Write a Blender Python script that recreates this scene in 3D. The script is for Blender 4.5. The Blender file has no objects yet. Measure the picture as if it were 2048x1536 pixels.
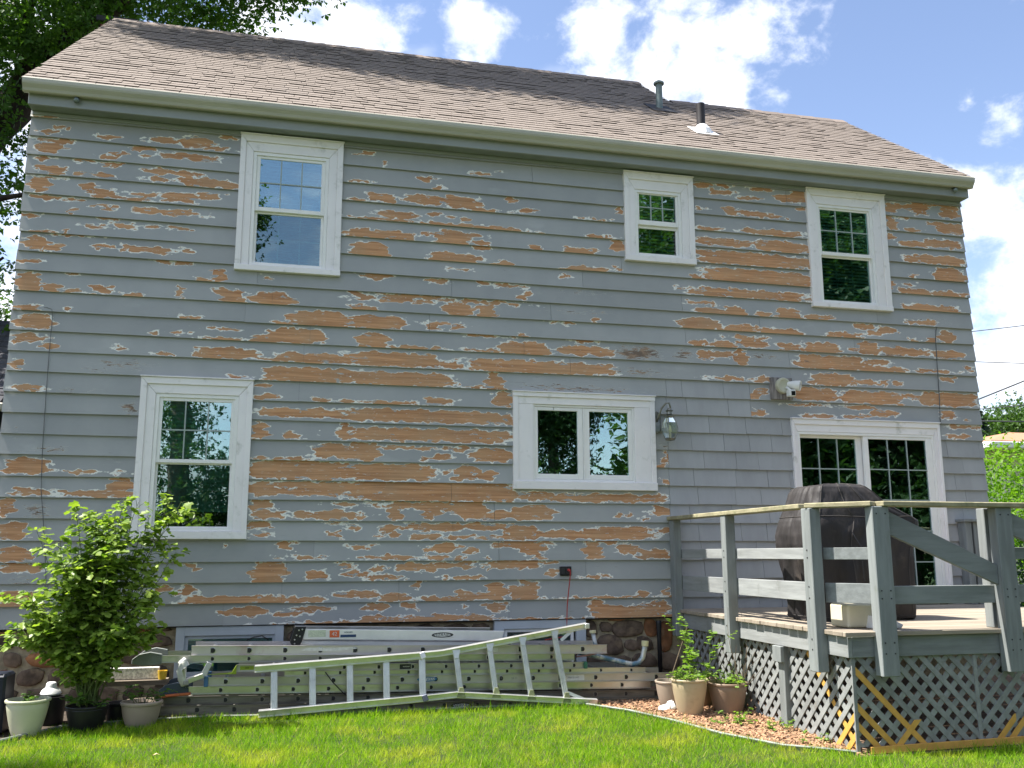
import bpy, math, random
import numpy as np
from mathutils import Vector, Matrix, noise as mnoise

random.seed(7)
RNG = np.random.default_rng(11)
S = bpy.context.scene
COL = S.collection
rad = math.radians

# ------------------------------------------------------------------ camera
cam_d = bpy.data.cameras.new('camera')
cam = bpy.data.objects.new('camera', cam_d)
COL.objects.link(cam)
S.camera = cam
cam_d.sensor_width = 36.0
cam_d.lens = 36.0 * 1860 / 2048
cam_d.clip_start = 0.05
cam_d.clip_end = 3000
YAW, PITCH, ROLL = 0.23728983, 0.180441786, -0.002417085
_F = Vector((math.sin(YAW) * math.cos(PITCH), math.cos(YAW) * math.cos(PITCH), math.sin(PITCH)))
_R0 = Vector((math.cos(YAW), -math.sin(YAW), 0))
_U0 = _R0.cross(_F)
_R = _R0 * math.cos(ROLL) + _U0 * math.sin(ROLL)
_U = _U0 * math.cos(ROLL) - _R0 * math.sin(ROLL)
m = Matrix((( _R.x, _U.x, -_F.x, 2.66991513), (_R.y, _U.y, -_F.y, -9.76303944), (_R.z, _U.z, -_F.z, 1.39792305), (0, 0, 0, 1)))
cam.matrix_world = m

# ------------------------------------------------------------------ exposure
S.view_settings.view_transform = 'Standard'
S.view_settings.look = 'None'
S.view_settings.gamma = 1
S.view_settings.use_curve_mapping = False
S.view_settings.exposure = 1.36
S.cycles.max_bounces = 8
S.cycles.transparent_max_bounces = 16
S.cycles.use_denoising = True

# ------------------------------------------------------------------ sun and sky
SUN_EL = rad(61)
SUN_AZ = rad(10)            # the sun stands to the left (-x), this far behind the plane of the wall (+y)
to_sun = Vector((-math.cos(SUN_EL) * math.cos(SUN_AZ), math.cos(SUN_EL) * math.sin(SUN_AZ), math.sin(SUN_EL)))
sun_d = bpy.data.lights.new('sun', 'SUN')
sun = bpy.data.objects.new('sun', sun_d)
COL.objects.link(sun)
sun_d.energy = 4.9
sun_d.angle = rad(0.55)
sun_d.color = (1.0, 0.955, 0.88)
sun.rotation_euler = (-to_sun).to_track_quat('-Z', 'Y').to_euler()
sun.location = (-20, 5, 40)

W = bpy.data.worlds.new('World')
S.world = W
W.use_nodes = True
nt = W.node_tree
nt.nodes.clear()

class NT:
    """small helper that adds nodes and links to a node tree"""
    def __init__(self, tree): self.t = tree
    def n(self, kind, **kw):
        nd = self.t.nodes.new(kind)
        for k, v in kw.items():
            if k == 'ins':
                for i, val in v.items(): self.set(nd, i, val)
            else: setattr(nd, k, v)
        return nd
    def set(self, nd, i, val):
        s = nd.inputs[i]
        if isinstance(val, bpy.types.NodeSocket): self.t.links.new(val, s)
        else: s.default_value = val
    def math(self, op, a, b=None, c=None, clamp=False):
        nd = self.n('ShaderNodeMath', operation=op); nd.use_clamp = clamp
        self.set(nd, 0, a)
        if b is not None: self.set(nd, 1, b)
        if c is not None: self.set(nd, 2, c)
        return nd.outputs[0]
    def step(self, v, lo, hi):
        nd = self.n('ShaderNodeMapRange', interpolation_type='SMOOTHSTEP')
        for i, x in zip((0, 1, 2, 3, 4), (v, lo, hi, 0.0, 1.0)): self.set(nd, i, x)
        return nd.outputs[0]
    def mix(self, f, a, b, mode='MIX'):
        nd = self.n('ShaderNodeMix', data_type='RGBA', blend_type=mode)
        self.set(nd, 0, f); self.set(nd, 6, a); self.set(nd, 7, b)
        return nd.outputs[2]
    def noise(self, vec, scale, detail=3.0, rough=0.55, stretch=None, dist=0.0):
        if stretch is not None:
            mp = self.n('ShaderNodeMapping'); self.set(mp, 0, vec); mp.inputs[3].default_value = stretch
            vec = mp.outputs[0]
        nd = self.n('ShaderNodeTexNoise')
        self.set(nd, 'Vector', vec); self.set(nd, 'Scale', scale); self.set(nd, 'Detail', detail)
        self.set(nd, 'Roughness', rough); self.set(nd, 'Distortion', dist)
        return nd.outputs[0]

w = NT(nt)
sky = w.n('ShaderNodeTexSky', sky_type='NISHITA')
sky.sun_disc = False
sky.sun_elevation = SUN_EL
sky.sun_rotation = rad(-90) + SUN_AZ
sky.altitude = 100
sky.air_density = 1.0
sky.dust_density = 0.25
sky.ozone_density = 1.6
geo = w.n('ShaderNodeTexCoord')
dirv = geo.outputs['Generated']
# clouds: soft heaps standing in given directions, broken up by noise, and a scatter of the same over the rest of the sky
CLOUDS = [((.287, .807, .515), .05), ((.318, .824, .469), .065), ((.345, .808, .478), .08), ((.385, .789, .48), .080), ((.41, .80, .452), .075),
          ((.431, .755, .494), .055), ((.171, .842, .511), .035), ((-.024, .858, .513), .085), ((.04, .852, .522), .06), ((.60, .60, .50), .03),
          ((.626, .672, .395), .03), ((.610, .69, .42), .015), ((.642, .702, .308), .065), ((.656, .711, .253), .10), ((.652, .734, .19), .15), ((.68, .73, .08), .2),
          ((-.30, .94, .16), .28), ((-.22, .92, .33), .22), ((-.30, .82, .48), .2)]
field = None
for d, r in CLOUDS:
    v = Vector(d).normalized()
    ds = w.n('ShaderNodeVectorMath', operation='DISTANCE'); nt.links.new(dirv, ds.inputs[0]); ds.inputs[1].default_value = v
    f = w.math('MULTIPLY_ADD', ds.outputs['Value'], -1.0 / r, 1.0)
    field = f if field is None else w.math('MAXIMUM', field, f)
field = w.math('MAXIMUM', field, -1.0)
n_f = w.noise(dirv, 15, 9, 0.60, (1, 1, 1.25), 0.15)
offv = w.n('ShaderNodeVectorMath', operation='ADD'); nt.links.new(dirv, offv.inputs[0]); offv.inputs[1].default_value = (7.1, 17.1, .7)
n_b = w.noise(offv.outputs[0], 2.1, 6, 0.6, (1, 1, 1.8), 0.2)
sep = w.n('ShaderNodeSeparateXYZ'); nt.links.new(dirv, sep.inputs[0])
away = w.step(sep.outputs[1], 0.35, -0.1)
scatter = w.math('MULTIPLY_ADD', n_b, 7.0, -3.45)
scatter = w.math('ADD', scatter, w.math('MULTIPLY_ADD', away, 1.0, -1.0))
front = w.math('ADD', field, w.math('MULTIPLY_ADD', n_f, 4.6, -2.62))
fld = w.math('MAXIMUM', front, scatter)
mask = w.step(fld, -0.45, 0.85)
shade = w.noise(dirv, 16, 5, 0.6)
c_col = w.mix(shade, (3.9, 4.1, 4.7, 1), (6.9, 6.9, 6.95, 1))
tone = w.mix(1.0, sky.outputs[0], (.97, .875, .86, 1), 'MULTIPLY')
bgc = w.mix(w.math('MULTIPLY', mask, 0.93), tone, c_col)
bg = w.n('ShaderNodeBackground')
nt.links.new(bgc, bg.inputs[0]); bg.inputs[1].default_value = 0.115
wo = w.n('ShaderNodeOutputWorld'); nt.links.new(bg.outputs[0], wo.inputs[0])

# ------------------------------------------------------------------ materials
MATS = {}
def base_mat(name):
    mt = bpy.data.materials.new(name); mt.use_nodes = True
    t = mt.node_tree; t.nodes.clear()
    q = NT(t)
    out = q.n('ShaderNodeOutputMaterial')
    MATS[name] = mt
    return mt, q, out

def c4(c): return (c[0], c[1], c[2], 1.0)
def cm(c, k): return (min(c[0] * k, .95), min(c[1] * k, .95), min(c[2] * k, .95), 1.0)

def M(name, col, rough=.6, metal=0.0, var=.12, scale=6, stretch=None, bump=0.0, bscale=80, rnd=.06, dirt=None, isl=0.0, spec=.4, rvar=.1):
    """a principled surface whose colour, gloss and relief wander with noise; dirt = (colour, scale, low, high, stretch)"""
    mt, q, out = base_mat(name)
    tc = q.n('ShaderNodeTexCoord').outputs['Object']
    oi = q.n('ShaderNodeObjectInfo')
    off = q.n('ShaderNodeVectorMath', operation='MULTIPLY_ADD')
    cmb = q.n('ShaderNodeCombineXYZ')
    for i in range(3): q.set(cmb, i, oi.outputs['Random'])
    q.set(off, 0, cmb.outputs[0]); off.inputs[1].default_value = (13, 7, 19); q.set(off, 2, tc)
    vec = off.outputs[0]
    nz = q.noise(vec, scale, 5, .6, stretch)
    c = q.mix(q.step(nz, .3, .7), cm(col, 1 - var), cm(col, 1 + var))
    k = q.math('MULTIPLY_ADD', oi.outputs['Random'], 2 * rnd, 1 - rnd)
    if isl:
        gi = q.n('ShaderNodeNewGeometry')
        k = q.math('MULTIPLY', k, q.math('MULTIPLY_ADD', gi.outputs['Random Per Island'], 2 * isl, 1 - isl))
    cc = q.n('ShaderNodeVectorMath', operation='SCALE'); q.set(cc, 0, c); q.set(cc, 'Scale', k)
    c = cc.outputs[0]
    if dirt:
        dn = q.noise(vec, dirt[1], 6, .65, dirt[4] if len(dirt) > 4 else None)
        c = q.mix(q.step(dn, dirt[2], dirt[3]), c, c4(dirt[0]))
    b = q.n('ShaderNodeBsdfPrincipled')
    q.set(b, 'Base Color', c); b.inputs['Metallic'].default_value = metal
    b.inputs['Specular IOR Level'].default_value = spec
    q.set(b, 'Roughness', q.math('MULTIPLY_ADD', nz, rvar, rough - rvar / 2))
    if bump:
        bn = q.noise(vec, bscale, 4, .6, stretch)
        bp = q.n('ShaderNodeBump'); bp.inputs['Strength'].default_value = 1.0; bp.inputs['Distance'].default_value = bump
        q.set(bp, 'Height', bn); q.set(b, 'Normal', bp.outputs[0])
    q.t.links.new(b.outputs[0], out.inputs[0])
    return mt

def leaf_mat(name, col, col2, trans=.45, rough=.5):
    mt, q, out = base_mat(name)
    gi = q.n('ShaderNodeNewGeometry'); oi = q.n('ShaderNodeObjectInfo')
    r = q.math('FRACT', q.math('ADD', gi.outputs['Random Per Island'], oi.outputs['Random']))
    tc = q.n('ShaderNodeTexCoord').outputs['Object']
    nz = q.noise(tc, 1.1, 3)
    f = q.math('ADD', q.math('MULTIPLY', r, .6), q.math('MULTIPLY', q.step(nz, .35, .65), .4))
    c = q.mix(f, c4(col), c4(col2))
    b = q.n('ShaderNodeBsdfPrincipled'); q.set(b, 'Base Color', c)
    b.inputs['Roughness'].default_value = rough; b.inputs['Specular IOR Level'].default_value = .3
    tl = q.n('ShaderNodeBsdfTranslucent')
    ct = q.mix(1.0, c, (1.5, 1.65, .55, 1), 'MULTIPLY'); q.set(tl, 0, ct)
    mx = q.n('ShaderNodeMixShader'); mx.inputs[0].default_value = trans
    q.t.links.new(b.outputs[0], mx.inputs[1]); q.t.links.new(tl.outputs[0], mx.inputs[2])
    q.t.links.new(mx.outputs[0], out.inputs[0])
    return mt

def glass_mat(name, refl=.26, tint=(.66, .90, .85)):
    mt, q, out = base_mat(name)
    fr = q.n('ShaderNodeFresnel'); fr.inputs[0].default_value = 1.5
    tc = q.n('ShaderNodeTexCoord').outputs['Object']
    bp = q.n('ShaderNodeBump'); bp.inputs['Distance'].default_value = .004; bp.inputs['Strength'].default_value = .35
    q.set(bp, 'Height', q.noise(tc, 2.2, 1, .4))
    g = q.n('ShaderNodeBsdfGlossy'); g.inputs['Roughness'].default_value = .0; g.inputs[0].default_value = (.86, .97, .98, 1)
    q.set(g, 'Normal', bp.outputs[0])
    t = q.n('ShaderNodeBsdfTransparent'); t.inputs[0].default_value = c4(tint)
    mx = q.n('ShaderNodeMixShader'); q.set(mx, 0, q.math('ADD', fr.outputs[0], refl, clamp=True))
    q.t.links.new(t.outputs[0], mx.inputs[1]); q.t.links.new(g.outputs[0], mx.inputs[2])
    q.t.links.new(mx.outputs[0], out.inputs[0])
    return mt

def siding_mat():
    """grey house paint, sanded back to bare wood where the stored peel distance is positive, with a pale feathered primer edge"""
    mt, q, out = base_mat('peeling_siding')
    tc = q.n('ShaderNodeTexCoord').outputs['Object']
    pa = q.n('ShaderNodeAttribute', attribute_name='peel').outputs['Fac']
    fa = q.n('ShaderNodeAttribute', attribute_name='flake').outputs['Fac']
    ta = q.n('ShaderNodeAttribute', attribute_name='tint').outputs['Fac']
    n1 = q.noise(tc, 9, 4, .6, (.8, 1, 1.7), .4)
    n2 = q.noise(tc, 26, 4, .65, (.5, 1, 1.5), .2)
    n3 = q.noise(tc, 60, 3, .6, (.22, 1, 1.6))
    v = q.math('ADD', pa, q.math('MULTIPLY_ADD', n1, .062, -.031))
    v = q.math('ADD', v, q.math('MULTIPLY_ADD', n2, .026, -.013))
    n4 = q.noise(tc, 15, 5, .62, (.45, 1, 1.7), .3)      # islands of paint that held on
    v = q.math('SUBTRACT', v, q.math('MULTIPLY', q.math('MAXIMUM', q.math('SUBTRACT', n4, .60), 0.0), .55))
    wood = q.step(v, 0.0, .0022)
    rimw = q.math('MULTIPLY_ADD', q.noise(tc, 5, 3, .6), -.018, .0022)
    rim = q.step(v, rimw, q.math('ADD', rimw, .003))
    # weathered flaking: fine split flakes that follow the grain
    fl_n = q.noise(tc, 62, 5, .7, (.16, 1, 1.5), .3)
    flv = q.math('ADD', fa, q.math('MULTIPLY_ADD', fl_n, .30, -.19))
    flk = q.step(flv, 0.0, .012)
    flr = q.step(flv, -.012, 0.0)
    # bare wood
    g1 = q.noise(tc, 26, 5, .65, (.06, 1, 1.8), .5)
    g2 = q.noise(tc, 3.0, 3, .5)
    wc = q.mix(q.step(g1, .3, .72), (.37, .178, .082, 1), (.63, .345, .172, 1))
    wc = q.mix(q.math('MULTIPLY', q.step(g2, .35, .7), .55), wc, (.45, .29, .165, 1))
    wgrey = q.step(q.noise(tc, 1.3, 3, .6), .55, .8)
    wc = q.mix(q.math('MULTIPLY', wgrey, .40), wc, (.30, .22, .155, 1))
    left = q.step(n3, .645, .69)                           # specks of primer left in the grain
    wc = q.mix(q.math('MULTIPLY', left, .8), wc, (.62, .60, .53, 1))
    # paint
    p1 = q.noise(tc, 1.6, 4, .6)
    p2 = q.noise(tc, 40, 4, .7, (.25, 1, 1))
    pc = q.mix(q.step(p1, .3, .7), (.315, .326, .322, 1), (.362, .368, .360, 1))
    pc = q.mix(q.math('MULTIPLY', q.step(p2, .55, .75), .30), pc, (.28, .29, .285, 1))
    sc = q.n('ShaderNodeVectorMath', operation='SCALE'); q.set(sc, 0, pc); q.set(sc, 'Scale', q.math('MULTIPLY_ADD', ta, .13, .935))
    pc = sc.outputs[0]
    hz = q.step(q.noise(tc, 2.6, 4, .6, (.6, 1, 1.4)), .60, .74)   # feather-sanded bloom
    pc = q.mix(q.math('MULTIPLY', hz, .30), pc, (.50, .51, .49, 1))
    rc = q.mix(n2, (.70, .69, .62, 1), (.84, .83, .76, 1))
    ck = q.math('MULTIPLY', q.step(q.noise(tc, 30, 4, .7, (.12, 1, 3.2), .4), .66, .70), q.step(q.noise(tc, 1.1, 3, .6), .50, .66))
    pc = q.mix(q.math('MULTIPLY', ck, .75), pc, (.15, .14, .12, 1))
    c = q.mix(rim, pc, rc)
    c = q.mix(wood, c, wc)
    fcol = q.mix(q.step(n1, .4, .6), (.17, .125, .095, 1), (.33, .225, .15, 1))
    c = q.mix(q.math('MULTIPLY', flr, q.math('SUBTRACT', 1.0, wood)), c, (.52, .53, .49, 1))
    c = q.mix(q.math('MULTIPLY', flk, q.math('SUBTRACT', 1.0, wood)), c, fcol)
    b = q.n('ShaderNodeBsdfPrincipled'); q.set(b, 'Base Color', c)
    bare = q.math('MAXIMUM', wood, flk)
    q.set(b, 'Roughness', q.math('MULTIPLY_ADD', bare, .25, .55)); b.inputs['Specular IOR Level'].default_value = .35
    h = q.math('ADD', q.math('MULTIPLY', bare, -1.0), q.math('MULTIPLY', g1, q.math('MULTIPLY', bare, .6)))
    h = q.math('ADD', h, q.math('MULTIPLY', rim, -.35))
    h = q.math('ADD', h, q.math('MULTIPLY', p2, .22))
    bp = q.n('ShaderNodeBump'); bp.inputs['Distance'].default_value = .0016; bp.inputs['Strength'].default_value = 1.0
    q.set(bp, 'Height', h); q.set(b, 'Normal', bp.outputs[0])
    q.t.links.new(b.outputs[0], out.inputs[0])
    return mt

siding_m = siding_mat()
shingle_paint = M('shingle_paint', (.345, .352, .352), .6, var=.06, scale=3, stretch=(2, 1, .6), bump=.0012, bscale=70, rnd=.05)
trim_grey = M('trim_grey', (.28, .30, .295), .55, var=.06, scale=2, rnd=.03)
sheath = M('sheathing', (.05, .045, .04), .9)
white_trim = M('white_trim', (.83, .80, .79), .42, var=.035, scale=2, rnd=.02, dirt=((.46, .46, .41), 6, .54, .82))
vinyl = M('vinyl_frame', (.83, .82, .79), .35, var=.03, rnd=.02)
muntin_m = M('muntin_white', (.33, .39, .37), .5, var=.03)
gutter_m = M('gutter_metal', (.43, .42, .34), .45, var=.07, scale=1.5, stretch=(.6, 1, 3), rnd=.02, dirt=((.27, .28, .2), 3, .55, .85, (.5, 1, 4)))
soffit_m = M('soffit_paint', (.21, .24, .22), .6, var=.08)
glass = glass_mat('window_glass')
glass_low = glass_mat('window_glass_screened', .15, (.52, .72, .68))
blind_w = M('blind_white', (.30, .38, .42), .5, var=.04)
blind_d = M('blind_grey_green', (.42, .47, .45), .5, var=.06)  # grey-green slats for the other windows
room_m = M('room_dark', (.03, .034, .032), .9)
roof_m = M('roof_shingle', (.240, .202, .174), .9, var=.18, scale=150, bump=.002, bscale=260, rnd=.07, isl=.07, spec=.2,
           dirt=((.17, .15, .14), 1.4, .58, .85))
roof_under = M('roof_felt', (.055, .048, .045), .95)
ridge_m = M('ridge_shingle', (.20, .16, .135), .9, var=.2, scale=150, bump=.002, bscale=260, rnd=.15, isl=.12)
stone_m = M('field_stone', (.125, .088, .062), .85, var=.45, scale=9, bump=.006, bscale=22, rnd=.35, dirt=((.24, .17, .105), 7, .52, .74))
stone_red = M('red_stone', (.30, .135, .060), .85, var=.4, scale=8, bump=.006, bscale=22, rnd=.2, dirt=((.30, .21, .14), 7, .55, .8))
mortar_m = M('mortar', (.33, .275, .19), .95, var=.25, scale=14, bump=.008, bscale=30)
alu = M('ladder_aluminium', (.50, .50, .49), .34, metal=.92, var=.16, scale=4, stretch=(.4, 1, 1.5), rnd=.07, rvar=.22, dirt=((.33, .33, .29), 7, .54, .80, (.5, 1, 1.6)))
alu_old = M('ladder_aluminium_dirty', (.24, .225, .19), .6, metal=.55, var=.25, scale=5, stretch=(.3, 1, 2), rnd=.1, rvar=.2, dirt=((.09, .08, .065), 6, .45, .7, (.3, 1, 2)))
alu_pale = M('ladder_aluminium_pale', (.45, .44, .41), .42, metal=.65, var=.14, scale=4, stretch=(.4, 1, 1.5), rnd=.03, dirt=((.50, .46, .40), 6, .58, .85, (.4, 1, 2)))
alu_front = M('ladder_aluminium_bright', (.70, .70, .69), .36, metal=.75, var=.10, scale=7, rnd=.04, rvar=.2, dirt=((.42, .42, .38), 9, .56, .8))
alu_white = M('ladder_rail_white', (.72, .71, .69), .45, metal=.15, var=.06, scale=4, dirt=((.52, .48, .42), 6, .60, .85, (.4, 1, 2)))
alu_pink = M('ladder_aluminium_stained', (.62, .58, .59), .4, metal=.7, var=.12, scale=3, stretch=(.5, 1, 1), dirt=((.50, .36, .40), 2.4, .55, .75))
black_p = M('black_plastic', (.012, .012, .014), .45, var=.1)
black_m = M('black_metal_and_rung_shade', (.02, .02, .022), .5, var=.2)  # real black metal, and the painted shade inside hollow rungs
blue_cap = M('blue_cap', (.05, .13, .24), .5)
green_cap = M('green_cap', (.03, .13, .08), .5)
lime_m = M('lime_plastic', (.22, .30, .02), .5)
grey_foot = M('grey_foot', (.23, .25, .24), .6, var=.15)
white_lab = M('white_label', (.62, .62, .60), .6, var=.1, scale=30)
orange_lab = M('orange_label', (.60, .12, .04), .6, var=.05)
navy_lab = M('navy_label', (.03, .06, .14), .6, var=.05)
blue_lab = M('blue_label', (.04, .16, .33), .5, var=.05)
grey_ink = M('grey_ink', (.20, .20, .20), .7)
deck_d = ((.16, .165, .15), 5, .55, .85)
deck_x_shaded = M('deck_paint_x_shaded', (.200, .216, .214), .7, var=.15, scale=12, stretch=(.18, 1.6, 1.6), bump=.0022, bscale=22, rnd=.08, dirt=deck_d)  # same paint, darker: shade of the front faces put into the colour
deck_y_lit = M('deck_paint_y_lit', (.265, .275, .272), .7, var=.14, scale=12, stretch=(1.6, .18, 1.6), bump=.0022, bscale=22, rnd=.08, dirt=deck_d)  # same paint, lighter: sun on the left side put into the colour
deck_z_shaded = M('deck_paint_z_shaded', (.200, .216, .214), .7, var=.15, scale=12, stretch=(1.6, 1.6, .18), bump=.0022, bscale=22, rnd=.08, dirt=((.15, .165, .14), 6, .60, .85))  # posts darkened too: the shade on their fronts is in the colour
cap_m = M('cap_rail_wood', (.30, .27, .17), .8, var=.25, scale=9, stretch=(.6, .6, 1.5), bump=.003, bscale=25, dirt=((.15, .16, .08), 8, .5, .75))
floor_m = M('deck_board_wood', (.29, .245, .19), .8, var=.18, scale=7, stretch=(.12, 1.5, 1), bump=.002, bscale=22, rnd=.12, dirt=((.30, .27, .22), 5, .55, .8, (.2, 1, 1)))
lattice_m = M('lattice_paint', (.235, .245, .24), .75, var=.16, scale=12, bump=.0015, bscale=40, rnd=.12, dirt=((.15, .13, .10), 9, .58, .8))
yellow_wood = M('new_yellow_wood', (.60, .335, .075), .65, var=.10, scale=10, stretch=(1, 1, 1), bump=.001, rnd=.06)
cover_m = M('grill_cover_cloth', (.026, .023, .023), .62, var=.18, scale=5, stretch=(1.5, 1.5, .45), bump=.012, bscale=9, rnd=0, dirt=((.085, .07, .06), 4, .55, .85))
cream_p = M('cream_plastic', (.56, .56, .40), .5, var=.06, scale=3, dirt=((.40, .38, .27), 4, .55, .85))
taupe_p = M('taupe_plastic', (.34, .275, .215), .5, var=.07, scale=3, dirt=((.26, .21, .16), 5, .55, .85))
tan_p = M('tan_plastic', (.45, .365, .235), .5, var=.08, scale=3, dirt=((.33, .28, .17), 6, .5, .8))
brown_p = M('brown_plastic', (.235, .165, .115), .5, var=.08, scale=3, dirt=((.17, .13, .09), 6, .5, .8))
soil_m = M('potting_soil', (.045, .032, .022), .95, var=.4, scale=30, bump=.006, bscale=60)
box_m = M('cream_box', (.62, .58, .43), .6, var=.06, scale=3)
paper_m = M('white_paper', (.78, .78, .76), .7, var=.03)
cloth_w = M('white_cloth', (.62, .62, .58), .85, var=.15, scale=14, bump=.004, bscale=40)
red_cord = M('red_cord', (.42, .035, .03), .5)
grey_cable = M('grey_cable', (.12, .125, .125), .6)
old_block = M('weathered_block', (.20, .18, .17), .9, var=.5, scale=16, stretch=(3, 1, .25), bump=.003, bscale=30, dirt=((.42, .40, .37), 14, .58, .75, (3, 1, .3)))
flood_m = M('flood_white', (.72, .72, .68), .4, var=.04)
flood_base = M('flood_ivory', (.52, .51, .38), .45, var=.05)
lens_m = M('lens_dark', (.015, .015, .02), .12, spec=.8)
pewter = M('lantern_pewter', (.22, .22, .19), .35, metal=.7, var=.2, scale=20)
bulb_m = M('bulb_ivory', (.70, .68, .45), .4)
lan_glass = glass_mat('lantern_glass', .12, (.82, .85, .84))
flash_m = M('white_flashing', (.80, .80, .80), .4)
vent_m = M('vent_grey', (.17, .21, .20), .5, metal=.3, var=.2)
vent_b = M('vent_black', (.022, .019, .021), .6, var=.3)
brick_m = M('chimney_brick', (.14, .05, .035), .9, var=.3, scale=8)
bark_m = M('bark', (.030, .022, .016), .95, var=.4, scale=6, stretch=(1.5, 1.5, .3), bump=.02, bscale=9)
bark_l = M('bark_grey', (.10, .08, .06), .95, var=.3, scale=6, stretch=(1.5, 1.5, .3), bump=.01, bscale=9)
stem_m = M('stem_green', (.09, .12, .035), .8, var=.2)
twig_m = M('dead_twig', (.12, .09, .06), .9)
oak_l = leaf_mat('oak_leaf', (.030, .080, .014), (.085, .170, .026), .45)
back_l = leaf_mat('back_tree_leaf', (.030, .075, .016), (.08, .15, .03), .35)
dark_l = leaf_mat('dark_leaf', (.022, .060, .018), (.05, .10, .03), .3)  # deeper green leaf tone
con_l = leaf_mat('conifer_needles', (.030, .060, .042), (.06, .10, .07), .2)
bush_l = leaf_mat('bush_leaf', (.075, .155, .018), (.36, .46, .095), .4, .42)  # pale second tone paints sunlit highlights onto leaves at random
hedge_l = leaf_mat('hedge_leaf', (.085, .20, .012), (.19, .34, .025), .45)
weed_l = leaf_mat('weed_leaf', (.11, .22, .03), (.24, .36, .06), .45)
pot_l = leaf_mat('pot_leaf', (.05, .12, .025), (.12, .21, .045), .4)
nb_wall = M('neighbour_wall', (.62, .58, .46), .7, var=.05)
nb_roof = M('neighbour_roof', (.36, .19, .11), .9, var=.2, scale=20, rnd=.1, isl=.15)
nb_dark = M('neighbour_dark_roof', (.075, .075, .085), .9, var=.2, scale=30, rnd=.1, isl=.2)
steel_w = M('wire_grey', (.10, .10, .11), .5)

# ------------------------------------------------------------------ mesh building
class MB:
    """collects polygons and links them as ONE mesh object"""
    def __init__(self): self.v = []; self.f = []; self.mi = []; self.cur = 0
    def add(self, vs, fs):
        b = len(self.v); self.v.extend([tuple(p) for p in vs])
        for f in fs: self.f.append(tuple(b + i for i in f)); self.mi.append(self.cur)
        return self
    def box(self, x0, x1, y0, y1, z0, z1):
        return self.add([(x0, y0, z0), (x1, y0, z0), (x1, y1, z0), (x0, y1, z0), (x0, y0, z1), (x1, y0, z1), (x1, y1, z1), (x0, y1, z1)],
                        [(0, 3, 2, 1), (4, 5, 6, 7), (0, 1, 5, 4), (1, 2, 6, 5), (2, 3, 7, 6), (3, 0, 4, 7)])
    def beam(self, p0, p1, w, h, up=(0, 0, 1)):
        p0, p1, up = Vector(p0), Vector(p1), Vector(up)
        d = (p1 - p0).normalized(); s = d.cross(up).normalized() * w / 2; u = s.cross(d).normalized() * h / 2
        vs = [p + a * s + b * u for p in (p0, p1) for a, b in ((-1, -1), (1, -1), (1, 1), (-1, 1))]
        return self.add(vs, [(0, 1, 2, 3), (7, 6, 5, 4), (0, 4, 5, 1), (1, 5, 6, 2), (2, 6, 7, 3), (3, 7, 4, 0)])
    def prism(self, poly, vec):
        """poly: 3-D points of the face that looks along -vec; extruded by vec"""
        n = len(poly); vec = Vector(vec)
        vs = [Vector(p) for p in poly] + [Vector(p) + vec for p in poly]
        fs = [tuple(range(n)), tuple(range(2 * n - 1, n - 1, -1))]
        fs += [(i, i + n, (i + 1) % n + n, (i + 1) % n) for i in range(n)]
        return self.add(vs, fs)
    def xz(self, poly, y0, y1):
        """polygon in the x-z plane, front at y0, back at y1"""
        return self.prism([(a, y0, b) for a, b in poly], (0, y1 - y0, 0))
    def tube(self, pts, r, seg=8, cap=True, flat=1.0):
        pts = [Vector(p) for p in pts]; n = len(pts)
        rs = r if isinstance(r, (list, tuple)) else [r] * n
        vs = []; ref = Vector((0.13, 0.21, 1)).normalized()
        for i, p in enumerate(pts):
            d = (pts[min(i + 1, n - 1)] - pts[max(i - 1, 0)])
            d = d.normalized() if d.length > 1e-9 else Vector((0, 0, 1))
            a = d.cross(ref)
            if a.length < .05: a = d.cross(Vector((1, 0, 0)))
            a.normalize(); b = d.cross(a)
            for k in range(seg):
                t = 2 * math.pi * k / seg
                vs.append(p + a * math.cos(t) * rs[i] + b * math.sin(t) * rs[i] * flat)
        fs = [(i * seg + k, i * seg + (k + 1) % seg, (i + 1) * seg + (k + 1) % seg, (i + 1) * seg + k) for i in range(n - 1) for k in range(seg)]
        if cap: fs += [tuple(range(seg - 1, -1, -1)), tuple((n - 1) * seg + k for k in range(seg))]
        return self.add(vs, fs)
    def lathe(self, prof, seg=32, c=(0, 0, 0), wob=None, cap=False):
        vs = []
        for (r, z) in prof:
            for k in range(seg):
                t = 2 * math.pi * k / seg
                rr = r * (wob(t, z) if wob else 1)
                vs.append((c[0] + rr * math.cos(t), c[1] + rr * math.sin(t), c[2] + z))
        n = len(prof)
        fs = [(i * seg + k, i * seg + (k + 1) % seg, (i + 1) * seg + (k + 1) % seg, (i + 1) * seg + k) for i in range(n - 1) for k in range(seg)]
        if cap: fs += [tuple(range(seg - 1, -1, -1)), tuple((n - 1) * seg + k for k in range(seg))]
        return self.add(vs, fs)
    def mesh(self, name, mats, smooth=False, org=(0, 0, 0)):
        me = bpy.data.meshes.new(name)
        o = Vector(org)
        me.from_pydata([tuple(Vector(p) - o) for p in self.v], [], self.f)
        mats = mats if isinstance(mats, (list, tuple)) else [mats]
        for mm in mats: me.materials.append(mm)
        if len(mats) > 1: me.polygons.foreach_set('material_index', self.mi)
        if smooth: me.polygons.foreach_set('use_smooth', [True] * len(self.f))
        me.update()
        return me
    def build(self, name, mats, parent=None, smooth=False, bevel=0.0, seg=1, org=None, auto=None):
        porg = world_of(parent)
        org = Vector(porg if org is None else org)
        me = self.mesh(name, mats, smooth or auto is not None, org)
        return link(name, me, parent, org, bevel, seg, auto)

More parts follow.
